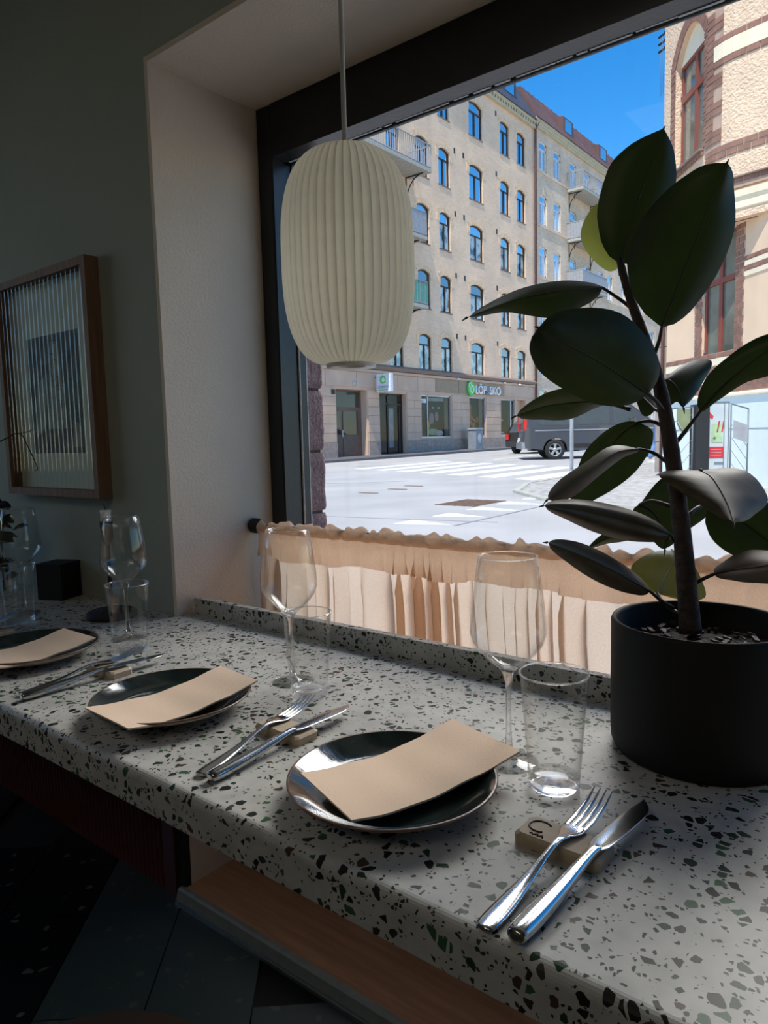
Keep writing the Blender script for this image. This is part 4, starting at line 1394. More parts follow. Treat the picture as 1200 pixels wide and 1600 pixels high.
# ------------------------------------------------------------ second house further along the street
hb = empty('pale_brick_house', (FX, 58, gz(58)), 'weathered pale brick house with white windows and a rusty red roof, further along', 'building')
rows2 = [(2.0, 4.0), (4.9, 6.7), (8.0, 9.8), (11.08, 12.9), (14.22, 16.03), (17.45, 19.2)]
cols2 = [(41.95, 43.02), (44.0, 45.06), (46.5, 47.55), (48.9, 49.95), (51.3, 52.35), (53.1, 54.2), (56, 57), (58.2, 59.2), (60.6, 61.6), (63, 64), (65.2, 66.2), (67.6, 68.6)]
ops2 = [(y0, y1, z0, z1, 0.10) for y0, y1 in cols2 for z0, z1 in rows2]
facade(hb, 'brick_wall', 'brick_pale', FX-0.04, 41.16, 72, 0.2, 19.75, ops2, 0.16)
for (y0, y1, z0, z1, rise) in ops2:
    window_pair(hb, FX-0.11, y0, y1, z0, z1, rise, 'win_white', 0.10, True, 0.72, 'pane_pale_reflect' if z0 < 8.5 else 'pane_far', 'pane_dim' if z0 < 8.5 else 'pane_far')
for z0, z1 in rows2[1:]:
    b = MB(); b.box(FX-0.04, FX+0.02, 41.2, 72, z0-0.20, z0-0.10); b.build('sill_band', 'brick_pale', hb)
b = MB(); b.box(FX-0.04, FX+0.10, 41.2, 72, 19.75, 19.9); b.box(FX-0.04, FX+0.18, 41.2, 72, 20.05, 20.25); b.box(FX-0.04, FX+0.14, 41.2, 72, 19.9, 20.05); b.build('eaves_cornice', 'cornice_pale', hb)
b = MB(); b.prism([(FX+0.25, 41.2, 20.25), (FX-0.9, 41.2, 22.3), (FX-6, 41.2, 22.7), (FX-6, 41.2, 20.25)], (0, 30.8, 0)); b.build('roof', 'roof_red', hb)
b = MB()
for k in range(46):
    y = 41.5+k*0.66
    b.prism([(FX+0.27, y, 20.25), (FX-0.88, y, 22.34), (FX-0.94, y, 22.30), (FX+0.2, y, 20.25)], (0, 0.05, 0))
o = b.build('roof_seams', 'roof_red', hb); o['kind'] = 'stuff'
for yd in (45.5, 51.5, 57.5, 63.5):
    b = MB(); b.prism([(FX-0.05, yd, 20.7), (FX-0.05, yd, 21.7), (FX-1.0, yd, 21.9), (FX-1.0, yd, 20.7)], (0, 1.5, 0)); d = b.build('dormer', 'roof_red', hb)
    b = MB(); b.box(FX-0.05, FX-0.035, yd+0.25, yd+1.25, 20.85, 21.6); b.build('pane', 'pane_far', d)
for z in (17.2, 14.0, 10.9):
    balcony(hb, 46.0, 50.3, z, 1.15, FX-0.04, 1.05, 0.22, 'balcony_grey', None if z > 15 else 'balcony_grey')
# grey house closing the street
gb = empty('grey_stone_house', (-13, 82, gz(82)), 'grey brown stone house closing the street far behind the plant', 'building')
mb = MB(); mb.box(-18, -2, 82, 90, 0.3, 15); mb.build('wall', 'far_grey', gb)
for k in range(7):
    for j in range(4):
        mb = MB(); mb.box(-17+k*2.2, -15.9+k*2.2, 81.95, 82.0, 1.5+j*3.4, 3.4+j*3.4); mb.build('window', 'pane_far', gb)
mb = MB(); mb.prism([(-18.2, 81.7, 15), (-18.2, 86, 18.5), (-18.2, 90, 15)], (16.4, 0, 0)); mb.build('roof', 'roof_dark', gb)

# ------------------------------------------------------------ vehicles
def frame_fn(O, ax, side):
    O, ax, side = Vector(O), Vector(ax), Vector(side)
    return lambda p: O + ax*p[0] + side*p[1] + Vector((0, 0, p[2]))
def xbuild(mb, fn, name, m, parent):
    mb.v = [tuple(fn(p)) for p in mb.v]
    return mb.build(name, m, parent)
def arc_pts(cx, cz, r, a0, a1, n=10):
    return [(cx+r*cos(lerp(a0, a1, k/n)), cz+r*sin(lerp(a0, a1, k/n))) for k in range(n+1)]
def wheel(parent, fn, x, y, r, w, out):
    ring = lambda pr: [[(x+q*cos(a), y+out*h, r+q*sin(a)) for a in [2*pi*i/28 for i in range(29)]] for q, h in pr]
    mb = MB(); mb.grid(ring([(r*0.62, 0.0), (r*0.66, 0.012), (r*0.95, 0.012), (r, -0.02), (r, -w+0.02), (r*0.95, -w), (0.02, -w)]), True)
    wh = xbuild(mb, fn, 'wheel', 'rubber', parent)
    mb = MB(); mb.grid(ring([(r*0.64, 0.0), (r*0.60, 0.004), (r*0.57, -0.03), (r*0.57, -0.10)]), True); mb.grid(ring([(0.005, 0.006), (r*0.16, 0.004), (r*0.18, -0.02)]), True)
    for k in range(5):
        a = 2*pi*k/5+0.3
        c, s_ = cos(a), sin(a)
        q = [(x+c*r*0.10-s_*r*0.09, r+s_*r*0.10+c*r*0.09), (x+c*r*0.59-s_*r*0.14, r+s_*r*0.59+c*r*0.14), (x+c*r*0.59+s_*r*0.14, r+s_*r*0.59-c*r*0.14), (x+c*r*0.10+s_*r*0.09, r+s_*r*0.10-c*r*0.09)]
        mb.prism([(u, y+out*0.0, v) for u, v in q], (0, -out*0.03, 0))
    xbuild(mb, fn, 'rim', 'alloy', wh)
    mb = MB(); mb.grid(ring([(r*0.57, -0.10), (0.01, -0.10)]), True); xbuild(mb, fn, 'brake', 'rubber', wh)
def vehicle(root, fn, paint, lower, upper, wl, wu, belt, ztop):
    """two planar-sided volumes: lower body and narrower glasshouse"""
    mb = MB(); mb.prism([(x, -wl, z) for x, z in lower], (0, 2*wl, 0)); body = xbuild(mb, fn, 'body', paint, root)
    wy = lambda z: lerp(wl, wu, max(0, min(1, (z-belt)/(ztop-belt))))
    n = len(upper)
    mb = MB()
    v = [(x, -wy(z), z) for x, z in upper]+[(x, wy(z), z) for x, z in upper]
    mb.add(v, [tuple(range(n-1, -1, -1)), tuple(range(n, 2*n))]+[(i, (i+1) % n, n+(i+1) % n, n+i) for i in range(n)])
    xbuild(mb, fn, 'roof_shell', paint, root)
    return wy
A_ = Vector((0.83, 0.558, 0)); Rt = Vector((0.558, -0.83, 0))
gv = 0.275
OV = Vector((-10.49, 22.49, gv)) - A_*1.02 - Rt*0.93
vn = empty('van', tuple(OV+A_*2.5), 'dark grey van crossing the street, seen from behind the leaves', 'van')
fn = frame_fn(OV, A_, Rt)
low = [(0.02, 0.40), (0.0, 0.60), (0.03, 1.10), (4.55, 1.10), (5.0, 0.95), (5.06, 0.55), (4.98, 0.32)] + [(x, z) for x, z in arc_pts(4.02, 0.34, 0.40, 0.0, pi)] + [(1.42, 0.30)] + arc_pts(1.02, 0.34, 0.40, 0.0, pi) + [(0.55, 0.34)]
up = [(0.03, 1.10), (0.10, 1.78), (0.22, 1.93), (0.9, 1.985), (3.0, 1.98), (3.35, 1.90), (4.30, 1.14), (4.4, 1.10)]
wy = vehicle(vn, fn, 'van', low, up, 0.98, 0.80, 1.10, 1.985)
def side_panel(parent, fn, wy, pts, m, nm, out=0.008, th=0.012):
    mb = MB()
    a = [(x, wy(z)+out, z) for x, z in pts]
    b = [(x, wy(z)+out-th, z) for x, z in pts]
    n = len(a)
    mb.add(a+b, [tuple(range(n)), tuple(range(2*n-1, n-1, -1))]+[(i, (i+1) % n, n+(i+1) % n, n+i) for i in range(n)])
    return xbuild(mb, fn, nm, m, parent)
side_panel(vn, fn, wy, [(2.95, 1.14), (2.95, 1.80), (3.28, 1.78), (3.60, 1.52), (3.60, 1.14)], 'car_glass', 'door_window')
side_panel(vn, fn, wy, [(3.66, 1.14), (3.66, 1.46), (4.02, 1.16), (4.0, 1.14)], 'car_glass', 'quarter_window')
side_panel(vn, fn, wy, [(1.75, 1.16), (1.75, 1.78), (2.82, 1.80), (2.82, 1.16)], 'car_glass', 'side_window')
side_panel(vn, fn, wy, [(0.45, 1.16), (0.45, 1.75), (1.65, 1.78), (1.65, 1.16)], 'car_glass', 'side_window')
side_panel(vn, fn, wy, [(0.35, 0.965), (0.35, 1.005), (4.3, 1.005), (4.3, 0.965)], 'chrome', 'trim_strip', 0.012)
side_panel(vn, fn, wy, [(1.5, 0.40), (1.5, 0.52), (3.55, 0.52), (3.55, 0.40)], 'rubber', 'sill_moulding', 0.012)
for x in (1.70, 2.88):
    side_panel(vn, fn, wy, [(x, 0.5), (x, 1.75), (x+0.012, 1.75), (x+0.012, 0.5)], 'rubber', 'door_seam', 0.004)
side_panel(vn, fn, wy, [(3.0, 0.90), (3.0, 0.95), (3.2, 0.95), (3.2, 0.90)], 'rubber', 'door_handle', 0.03)
for s_ in (-1, 1):
    mb = MB(); mb.prism([(x, s_*0.985, z) for x, z in ((-0.02, 1.0), (-0.02, 1.52), (0.05, 1.52), (0.09, 1.25), (0.06, 1.0))], (0, -s_*0.14, 0)); xbuild(mb, fn, 'tail_light', 'tail_red', vn)
mb = MB(); mb.box(-0.02, 0.03, -0.72, 0.72, 1.25, 1.72); xbuild(mb, fn, 'rear_window', 'car_glass', vn)
mb = MB(); mb.bbox(-0.09, 0.25, -0.97, 0.97, 0.36, 0.60, 0.05); xbuild(mb, fn, 'rear_bumper', 'chrome', vn)
mb = MB(); mb.box(-0.1, -0.085, -0.26, 0.26, 0.64, 0.76); xbuild(mb, fn, 'number_plate', 'letter_white', vn)
mb = MB(); mb.prism([(3.42, -0.80, 1.86), (3.42, 0.80, 1.86), (4.30, 0.90, 1.16), (4.30, -0.90, 1.16)], (0.02, 0, 0.015)); xbuild(mb, fn, 'windscreen', 'car_glass', vn)
mb = MB(); mb.bbox(3.45, 3.62, 0.95, 1.18, 1.12, 1.36, 0.03); xbuild(mb, fn, 'mirror', 'car_black', vn)
for x in (1.02, 4.02):
    for s_ in (-1, 1):
        wheel(vn, fn, x, s_*0.95, 0.335, 0.21, s_)
mb = MB(); mb.box(0.3, 4.7, -0.85, 0.85, 0.30, 0.34); xbuild(mb, fn, 'underbody', 'rubber', vn)
# black car parked behind it
A2 = Vector((0.05, 0.999, 0)); R2 = Vector((0.999, -0.05, 0))
OC = Vector((-14.35, 27.6, gz(28)))
cr_ = empty('parked_car', tuple(OC+A2*2), 'black car with red tail lights parked beyond the back of the van', 'car')
fn2 = frame_fn(OC, A2, R2)
low = [(0.05, 0.30), (0.0, 0.55), (0.08, 0.88), (3.7, 0.88), (4.15, 0.75), (4.2, 0.4), (4.1, 0.25)]+arc_pts(3.4, 0.30, 0.34, 0, pi)+[(1.1, 0.24)]+arc_pts(0.76, 0.30, 0.34, 0, pi)
up = [(0.08, 0.88), (0.25, 1.30), (0.6, 1.43), (2.2, 1.43), (3.1, 0.92), (3.2, 0.88)]
wy2 = vehicle(cr_, fn2, 'car_black', low, up, 0.87, 0.62, 0.88, 1.43)
side_panel(cr_, fn2, wy2, [(0.5, 0.92), (0.62, 1.34), (2.1, 1.36), (2.75, 0.94)], 'car_glass', 'side_window')
mb = MB(); mb.prism([(0.11, -0.72, 0.93), (0.11, 0.72, 0.93), (0.26, 0.60, 1.30), (0.26, -0.60, 1.30)], (-0.02, 0, 0.0)); xbuild(mb, fn2, 'rear_window', 'car_glass', cr_)
for s_ in (-1, 1):
    mb = MB(); mb.box(-0.02, 0.12, s_*0.87-0.17*(s_ > 0), s_*0.87+0.17*(s_ < 0), 0.62, 0.86); xbuild(mb, fn2, 'tail_light', 'tail_red', cr_)
mb = MB(); mb.box(-0.01, 0.03, -0.26, 0.26, 0.50, 0.60); xbuild(mb, fn2, 'number_plate', 'letter_white', cr_)
for x in (0.76, 3.4):
    for s_ in (-1, 1):
        wheel(cr_, fn2, x, s_*0.85, 0.30, 0.19, s_)

# sign pole at the kerb
po = empty('sign_pole', (-6.62, 15.05, gz(15.05)), 'thin pale steel sign pole on the kerb in front of the van', 'pole')
zb = gz(15.05)
mb = MB(); mb.tube([(-6.62, 15.05, zb), (-6.62, 15.05, zb+2.9)], 0.042, 12); mb.build('post', 'pole', po)
mb = MB(); mb.lathe([(0.0, 0.0), (0.09, 0.0), (0.09, 0.02), (0.05, 0.05), (0.045, 0.10)], 16, (-6.62, 15.05, zb)); mb.build('foot', 'pole', po)
mb = MB(); mb.lathe([(0.0, 2.96), (0.03, 2.94), (0.043, 2.9), (0.043, 2.86)], 12, (-6.62, 15.05, zb)); mb.build('cap', 'pole', po)

# ------------------------------------------------------------ pedestrian, mostly behind the stem of the plant
pz = gz(19.3)+0.035
pe = empty('person', (-6.1, 19.35, pz), 'person in light blue jeans, grey jacket and pale trainers walking behind the plant stem', 'person')
def skin_mesh(name, m, verts, edges, rads, parent, root=0):
    me = bpy.data.meshes.new(name)
    org = WORLD[parent.name]
    me.from_pydata([tuple(Vector(v)) for v in verts], edges, [])
    o = bpy.data.objects.new(name, me)
    COL.objects.link(o)
    md = o.modifiers.new('skin', 'SKIN')
    sv = me.skin_vertices[0].data
    for k, r in enumerate(rads):
        sv[k].radius = (r, r) if not isinstance(r, tuple) else r
        sv[k].use_root = (k == root)
    sb = o.modifiers.new('sub', 'SUBSURF'); sb.levels = 1; sb.render_levels = 1
    dg = bpy.context.evaluated_depsgraph_get()
    nm = bpy.data.meshes.new_from_object(o.evaluated_get(dg))
    bpy.data.objects.remove(o, do_unlink=True)
    nm.name = name
    nm.materials.clear(); nm.materials.append(M[m])
    nm.polygons.foreach_set('use_smooth', [True]*len(nm.polygons))
    p = bpy.data.objects.new(name, nm)
    COL.objects.link(p); p.parent = parent
    WORLD[p.name] = org.copy()
    return p
# local frame: +x the walking direction (to the right), y depth, z up
hip, kneeF, ankF = (0, 0, 0.95), (0.16, -0.10, 0.53), (0.20, -0.10, 0.10)
body_v = [(0, 0, 0.97), (0, 0, 1.15), (0.02, 0, 1.36), (0.03, 0, 1.47), (0.05, 0, 1.56), (0.06, 0, 1.68),
          (0.0, -0.10, 0.90), (0.15, -0.10, 0.50), (0.19, -0.10, 0.09), (0.33, -0.11, 0.04),
          (0.0, 0.10, 0.90), (-0.05, 0.10, 0.50), (-0.20, 0.10, 0.12), (-0.08, 0.11, 0.04),
          (0.02, -0.19, 1.40), (-0.08, -0.24, 1.14), (0.05, -0.24, 0.92), (0.09, -0.24, 0.83),
          (0.02, 0.19, 1.40), (0.10, 0.24, 1.14), (0.24, 0.22, 0.96), (0.30, 0.22, 0.88)]
body_e = [(0, 1), (1, 2), (2, 3), (3, 4), (4, 5), (0, 6), (6, 7), (7, 8), (8, 9), (0, 10), (10, 11), (11, 12), (12, 13), (2, 14), (14, 15), (15, 16), (16, 17), (2, 18), (18, 19), (19, 20), (20, 21)]
body_r = [.12, .115, .13, .07, .06, .09, .085, .06, .04, .03, .085, .06, .04, .03, .05, .042, .03, .035, .05, .042, .03, .035]
skin_mesh('body', 'skin', body_v, body_e, body_r, pe)
tv = [(0, 0, 0.96), (0.0, -0.09, 0.88), (0.15, -0.10, 0.50), (0.19, -0.10, 0.10), (0.0, 0.09, 0.88), (-0.05, 0.10, 0.50), (-0.20, 0.10, 0.13), (0, 0, 1.04)]
skin_mesh('jeans', 'denim', tv, [(0, 1), (1, 2), (2, 3), (0, 4), (4, 5), (5, 6), (0, 7)], [.145, .105, .085, .075, .105, .085, .075, .14], pe)['label'] = 'light blue jeans'
jv = [(0, 0, 1.0), (0, 0, 1.18), (0.02, 0, 1.37), (0.03, 0, 1.45), (0.02, -0.19, 1.39), (-0.08, -0.245, 1.14), (0.04, -0.24, 0.95), (0.02, 0.19, 1.39), (0.10, 0.245, 1.14), (0.22, 0.22, 0.98)]
skin_mesh('jacket', 'shirt', jv, [(0, 1), (1, 2), (2, 3), (2, 4), (4, 5), (5, 6), (2, 7), (7, 8), (8, 9)], [.155, .145, .15, .085, .075, .06, .05, .075, .06, .05], pe)['label'] = 'pale grey jacket'
def at_person(mb, nm, m):
    mb.v = [tuple(Vector(p)+WORLD[pe.name]) for p in mb.v]
    return mb.build(nm, m, pe)
for x, y in ((0.23, -0.105), (-0.15, 0.105)):
    mb = MB(); mb.grid([[(x+lx*cos(a)+ox, y+ly*sin(a), z) for a in [2*pi*k/16 for k in range(17)]] for lx, ly, z, ox in ((0.14, 0.05, 0.0, 0.02), (0.145, 0.055, 0.025, 0.02), (0.12, 0.05, 0.06, 0.0), (0.06, 0.045, 0.11, -0.04))], True); at_person(mb, 'shoe', 'shoe')
mb = MB(); mb.lathe([(0.0, 0.135), (0.05, 0.125), (0.088, 0.09), (0.102, 0.03), (0.098, -0.03), (0.07, -0.08), (0.0, -0.09)], 20, (0.05, 0, 1.67)); at_person(mb, 'hair', 'hair')
mb = MB(); mb.lathe([(0.0, 0.02), (0.016, 0.012), (0.018, -0.01), (0.0, -0.02)], 10, (0.158, 0, 1.655)); at_person(mb, 'nose', 'skin')
pe.rotation_euler = (0, 0, 0.25)

# ------------------------------------------------------------ apricot corner house on the right
EB = Vector((0.742, -0.671, 0)); NB = Vector((-0.671, -0.742, 0)); PB = Vector((-3.162, 13.076, 0))
fB = lambda p: PB + NB*p[0] + EB*p[1] + Vector((0, 0, p[2]))      # (out, along, up)
EQ = Vector((0.617, -0.787, 0)); NQ = Vector((-0.787, -0.617, 0)); PQ = Vector((-3.343, 12.702, 0))
fQ = lambda p: PQ + NQ*p[0] + EQ*p[1] + Vector((0, 0, p[2]))
ch = empty('corner_house', (-2.2, 12.6, gz(12)), 'apricot rendered corner house with brown brick trim and red window frames, right', 'building')
_oldbuild = MB.build
def lbuild(mb, fnn, name, m, parent=None):
    return xbuild(mb, fnn, name, m, parent or ch)
# lower storey wall with one window opening
def wall_open(fnn, name, m, ya, yb, za, zb, ops, depth):
    b = MB()
    ys = sorted({ya, yb} | {o[0] for o in ops} | {o[1] for o in ops})
    zs = sorted({za, zb} | {o[2] for o in ops} | {o[3] for o in ops})
    for i in range(len(ys)-1):
        for k in range(len(zs)-1):
            cy, cz = (ys[i]+ys[i+1])/2, (zs[k]+zs[k+1])/2
            if not any(o[0] < cy < o[1] and o[2] < cz < o[3] for o in ops):
                b.poly([(0, ys[i], zs[k]), (0, ys[i+1], zs[k]), (0, ys[i+1], zs[k+1]), (0, ys[i], zs[k+1])])
    for y0, y1, z0, z1, rise in ops:
        top = arch_top(y0, y1, z1, rise, 12) if rise else [(y0, z1), (y1, z1)]
        if rise:
            h = len(top)//2
            b.poly([(0, y0, z1)] + [(0, y, z) for y, z in top[:h+1]])
            b.poly([(0, y1, z1)] + [(0, y, z) for y, z in top[h:]][::-1])
        ring = [(y0, z0)] + top + [(y1, z0)]
        for (a, c), (d, e) in zip(ring, ring[1:]+ring[:1]):
            b.poly([(0, a, c), (-depth, a, c), (-depth, d, e), (0, d, e)])
    return lbuild(b, fnn, name, m)
wall_open(fB, 'lower_wall', 'stucco_smooth', -1.53, 6.0, 0.0, 4.75, [(-0.42, 0.44, 2.33, 4.40, 0)], 0.16)
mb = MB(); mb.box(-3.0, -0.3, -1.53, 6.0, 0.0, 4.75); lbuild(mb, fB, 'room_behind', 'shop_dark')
mb = MB(); mb.box(-3.0, 0.0, -1.54, -1.53, 0.0, 4.75); lbuild(mb, fB, 'return_wall', 'stucco_smooth')
mb = MB(); mb.box(0.0, 0.06, -1.53, 6.0, 0.0, 1.66); lbuild(mb, fB, 'white_base', 'white_base')
mb = MB(); mb.prism([(0.0, -1.53, 1.66), (0.10, -1.53, 1.66), (0.10, -1.53, 1.69), (0.0, -1.53, 1.73)], (0, 7.5, 0)); lbuild(mb, fB, 'base_ledge', 'cream')
mb = MB(); mb.box(0.06, 0.066, -1.53, 6.0, 1.125, 1.135); lbuild(mb, fB, 'base_joint', 'bin_grey')
def house_window(fnn, y0, y1, z0, z1, zt, wid=0.055, ym=None, dep=0.10):
    ym = (y0+y1)/2 if ym is None else ym
    b = MB()
    X0, X1 = -dep, -dep+0.06
    for a, c in ((y0, y0+wid), (y1-wid, y1), (ym-wid*0.8, ym+wid*0.8)):
        b.box(X0, X1, a, c, z0, z1)
    for a, c in ((z0, z0+wid*1.2), (z1-wid, z1), (zt-wid*0.8, zt+wid*0.8)):
        b.box(X0, X1+0.004, y0, y1, a, c)
    fr = lbuild(b, fnn, 'window', 'win_red')
    for a, c in ((y0, ym), (ym, y1)):
        for e, g in ((z0, zt), (zt, z1)):
            b = MB(); b.box(X0+0.02, X0+0.03, a, c, e, g); lbuild(b, fnn, 'pane', 'pane_room', fr)
    for zz in (lerp(z0, zt, 0.12), lerp(z0, zt, 0.88), lerp(zt, z1, 0.2), lerp(zt, z1, 0.8)):
        b = MB(); b.box(X1, X1+0.02, y0+0.005, y0+0.03, zz-0.03, zz+0.03); lbuild(b, fnn, 'hinge', 'alloy', fr)
    return fr
w_ = house_window(fB, -0.42, 0.44, 2.33, 4.38, 3.60)
rnd = random.Random(8)
brick_mesh = {}
def brick_at(fnn, out, s0, s1, z0, z1, parent, name='brick'):
    b = MB()
    p = out+rnd.uniform(0.012, 0.020)
    b.prism([(out-0.01, s0, z0), (out-0.01, s1, z0), (out-0.01, s1, z1), (out-0.01, s0, z1)], (p-out+0.01, 0, 0))
    return lbuild(b, fnn, name, 'brick_brown', parent)
def brick_row(fnn, s0, s1, z0, z1, L=0.20, shift=0.0, parent=None, out=0.0):
    s = s0-shift
    while s < s1-0.02:
        a, c = max(s, s0), min(s+L-0.022, s1)
        if c-a > 0.03:
            brick_at(fnn, out, a, c, z0+0.011, z1-0.011, parent or ch)
        s += L
def mortar(fnn, s0, s1, z0, z1, out=0.004):
    b = MB(); b.box(-0.01, out, s0, s1, z0, z1); lbuild(b, fnn, 'mortar_bed', 'brick_mortar')
for z0, n in ((2.325, 1), (2.01, 2), (1.735, 2)):
    mortar(fB, -1.53, 3.0, z0, z0+0.092*n)
    for k in range(n):
        brick_row(fB, -1.53, 2.2, z0+0.092*k, z0+0.092*(k+1), L=0.22, shift=0.11*(k % 2))
for z0, z1 in ((2.205, 2.325), (1.915, 2.02)):
    b = MB(); b.box(-0.01, 0.014, -1.53, 5, z0, z1); lbuild(b, fB, 'cream_band', 'cream')
for s0, s1 in ((-0.63, -0.43), (0.45, 0.66)):
    mortar(fB, s0, s1, 2.42, 4.40)
    for k in range(19):
        z = 2.42+0.103*k
        if k % 2: brick_row(fB, s0, s1, z, z+0.103)
        else: brick_row(fB, s0, s1, z, z+0.103, shift=0.1)
for z0 in (3.76, 3.60):
    mortar(fB, 0.67, 3.0, z0, z0+0.075)
    brick_row(fB, 0.67, 2.6, z0, z0+0.075)
for z0, z1 in ((3.68, 3.755), (3.52, 3.595)):
    b = MB(); b.box(-0.01, 0.014, 0.67, 5, z0, z1); lbuild(b, fB, 'cream_band', 'cream')
# upper storey: rounded bay over the corner
plan = [PQ+EQ*-1.70, PQ+EQ*0.10]
hd = [-42, -32, -22]
for h in hd:
    plan.append(plan[-1]+Vector((cos(radians(h)), sin(radians(h)), 0))*0.17)
plan.append(plan[-1]+Vector((0.976, -0.217, 0))*4.5)
def seg_fn(a, b):
    e = (b-a).normalized(); n = Vector((e.y, -e.x, 0))
    return (lambda p: a + n*p[0] + e*p[1] + Vector((0, 0, p[2]))), (b-a).length
ZB, ZT = 4.36, 9.6
wall_open(fQ, 'bay_wall', 'stucco', -1.70, 0.10, ZB, ZT, [(-1.17, -0.03, 5.66, 7.86, 0.42)], 0.22)
mb = MB()
for a, b in zip(plan[1:], plan[2:]):
    mb.poly([a+Vector((0, 0, ZB)), b+Vector((0, 0, ZB)), b+Vector((0, 0, ZT)), a+Vector((0, 0, ZT))])
back = [Vector((plan[-1].x+0.5, 20, 0)), Vector((plan[0].x+0.6, 20, 0))]
ringp = plan+back
for a, b in zip(ringp[len(plan)-1:], ringp[len(plan):]+[plan[0]]):
    mb.poly([a+Vector((0, 0, ZB)), b+Vector((0, 0, ZB)), b+Vector((0, 0, ZT)), a+Vector((0, 0, ZT))])
mb.poly([p+Vector((0, 0, ZB)) for p in ringp]); mb.poly([p+Vector((0, 0, ZT)) for p in ringp])
mb.build('bay_shell', 'stucco', ch)
mb = MB(); mb.box(-1.2, -0.24, -1.3, 0.0, 5.6, 7.9); lbuild(mb, fQ, 'room_behind', 'shop_dark')
house_window(fQ, -1.16, -0.04, 5.67, 7.44, 6.87, 0.06, -0.56, 0.16)
mb = MB(); mb.prism([(-0.14, y, z) for y, z in [(-1.17, 7.44)]+arch_top(-1.17, -0.03, 7.86, 0.42, 12)+[(-0.03, 7.44)]], (0.05, 0, 0)); lbuild(mb, fQ, 'arch_lunette', 'cream')
# brick arch and piers round the bay window
ctop = arch_top(-1.17, -0.03, 7.86, 0.42, 18); otop = arch_top(-1.36, 0.12, 8.06, 0.50, 18)
for (a, c), (d, e), (f, g), (h, k) in zip(ctop, ctop[1:], otop, otop[1:]):
    q = [(a, c), (d, e), (h, k), (f, g)]
    cx = sum(p[0] for p in q)/4; cz = sum(p[1] for p in q)/4
    q = [(cx+(p[0]-cx)*0.90, cz+(p[1]-cz)*0.95) for p in q]
    b = MB(); b.prism([(-0.005, y, z) for y, z in q], (0.022, 0, 0)); lbuild(b, fQ, 'arch_brick', 'brick_brown')
b = MB(); b.prism([(-0.01, y, z) for y, z in ctop+otop[::-1]], (0.013, 0, 0)); lbuild(b, fQ, 'mortar_bed', 'brick_mortar')
mortar(fQ, -1.36, -1.18, 5.66, 7.54); mortar(fQ, -0.02, 0.10, 5.55, 7.60)
for k in range(18):
    z = 5.66+0.104*k
    brick_row(fQ, -1.36, -1.18, z, z+0.104, L=0.20 if k % 2 else 0.12)
    brick_row(fQ, -0.02, 0.10, z, z+0.104, L=0.14)
fs, L_ = zip(*[seg_fn(a, b) for a, b in zip(plan[1:], plan[2:])])
for i in range(3):
    full = i < 2
    if full:
        mortar(fs[i], 0, L_[i], 5.50, 7.60)
    for k in range(19):
        z = 5.60+0.104*k
        if i < 1 or (i == 1 and k % 4 < 2):
            brick_row(fs[i], 0, L_[i], z, z+0.104, L=0.2)
for i in range(4):
    s1 = min(L_[i], 2.6)
    for z0, z1 in ((7.045, 7.145), (6.72, 6.82), (5.43, 5.53), (5.33, 5.43)):
        if i >= 1 or z0 < 5.6:
            mortar(fs[i], 0, s1, z0, z1); brick_row(fs[i], 0, s1, z0, z1, L=0.21, shift=0.1 if z0 < 5.4 else 0)
    if i >= 1:
        b = MB(); b.box(-0.01, 0.02, 0, L_[i], 6.82, 7.045); lbuild(b, fs[i], 'cream_band', 'cream')
for i, f_ in enumerate((seg_fn(plan[0], plan[1])[0],)+fs):
    L0 = (plan[i+1]-plan[i]).length
    s1 = min(L0, 2.4)
    b = MB(); b.prism([(0.0, 0, 4.98), (0.10, 0, 4.96), (0.10, 0, 4.94), (0.0, 0, 4.94)], (0, L0+0.03, 0)); lbuild(b, f_, 'drip_ledge', 'cornice')
    mortar(f_, 0, s1, 4.80, 4.94, 0.05); brick_row(f_, 0, s1, 4.86, 4.94, L=0.12, out=0.05); brick_row(f_, 0, s1, 4.79, 4.86, L=0.21, out=0.02)
    b = MB(); b.prism([(0.0, 0, 4.77), (0.06, 0, 4.76), (0.05, 0, 4.66), (0.02, 0, 4.60), (0.02, 0, 4.50), (-0.05, 0, 4.44), (-0.16, 0, 4.36), (-0.2, 0, 4.36)], (0, L0+0.03, 0)); lbuild(b, f_, 'bay_moulding', 'cream')
b = MB(); b.prism([(0.09, -1.22, 5.62), (0.09, -1.22, 5.65), (-0.2, -1.22, 5.68), (-0.2, -1.22, 5.62)], (0, 1.24, 0)); lbuild(b, fQ, 'sill', 'cornice')
brick_row(fQ, -1.25, 0.02, 5.535, 5.615, L=0.10, out=0.03)
# iron wire bracket on the left of the bay
ib = empty('wire_bracket', tuple(fQ((0.0, -1.72, 8.0))), 'small black iron wire bracket at the edge of the apricot house, against the sky', 'bracket')
for k in range(3):
    b = MB(); b.tube([fQ((0.0, -1.70, 8.35-k*0.13)), fQ((-0.05, -1.86, 8.40-k*0.13)), fQ((0.03, -1.95, 8.37-k*0.13))], 0.02, 6); b.build('arm', 'wrought', ib)
for k in range(3):
    b = MB(); b.tube([fQ((0.0, -1.92+k*0.075, 8.35)), fQ((0.0, -1.92+k*0.075, 7.3))], 0.004, 5); b.build('wire', 'steel_grey', ib)
# grey pilaster and pipe left of the house, further off
gp = empty('stone_pilaster', (-4.42, 14.7, gz(14.7)), 'weathered grey brown stone pilaster left of the apricot house', 'pilaster')
for k in range(9):
    z0 = 0.3+k*0.62
    b = MB(); b.bbox(-4.66, -4.36, 14.6, 14.9, z0, z0+0.605, 0.02); b.build('stone_block', 'far_grey', gp)
b = MB(); b.tube([(-4.52, 14.56, 0.3), (-4.52, 14.56, 5.8)], 0.035, 8); b.build('pipe', 'pipe_red', gp)

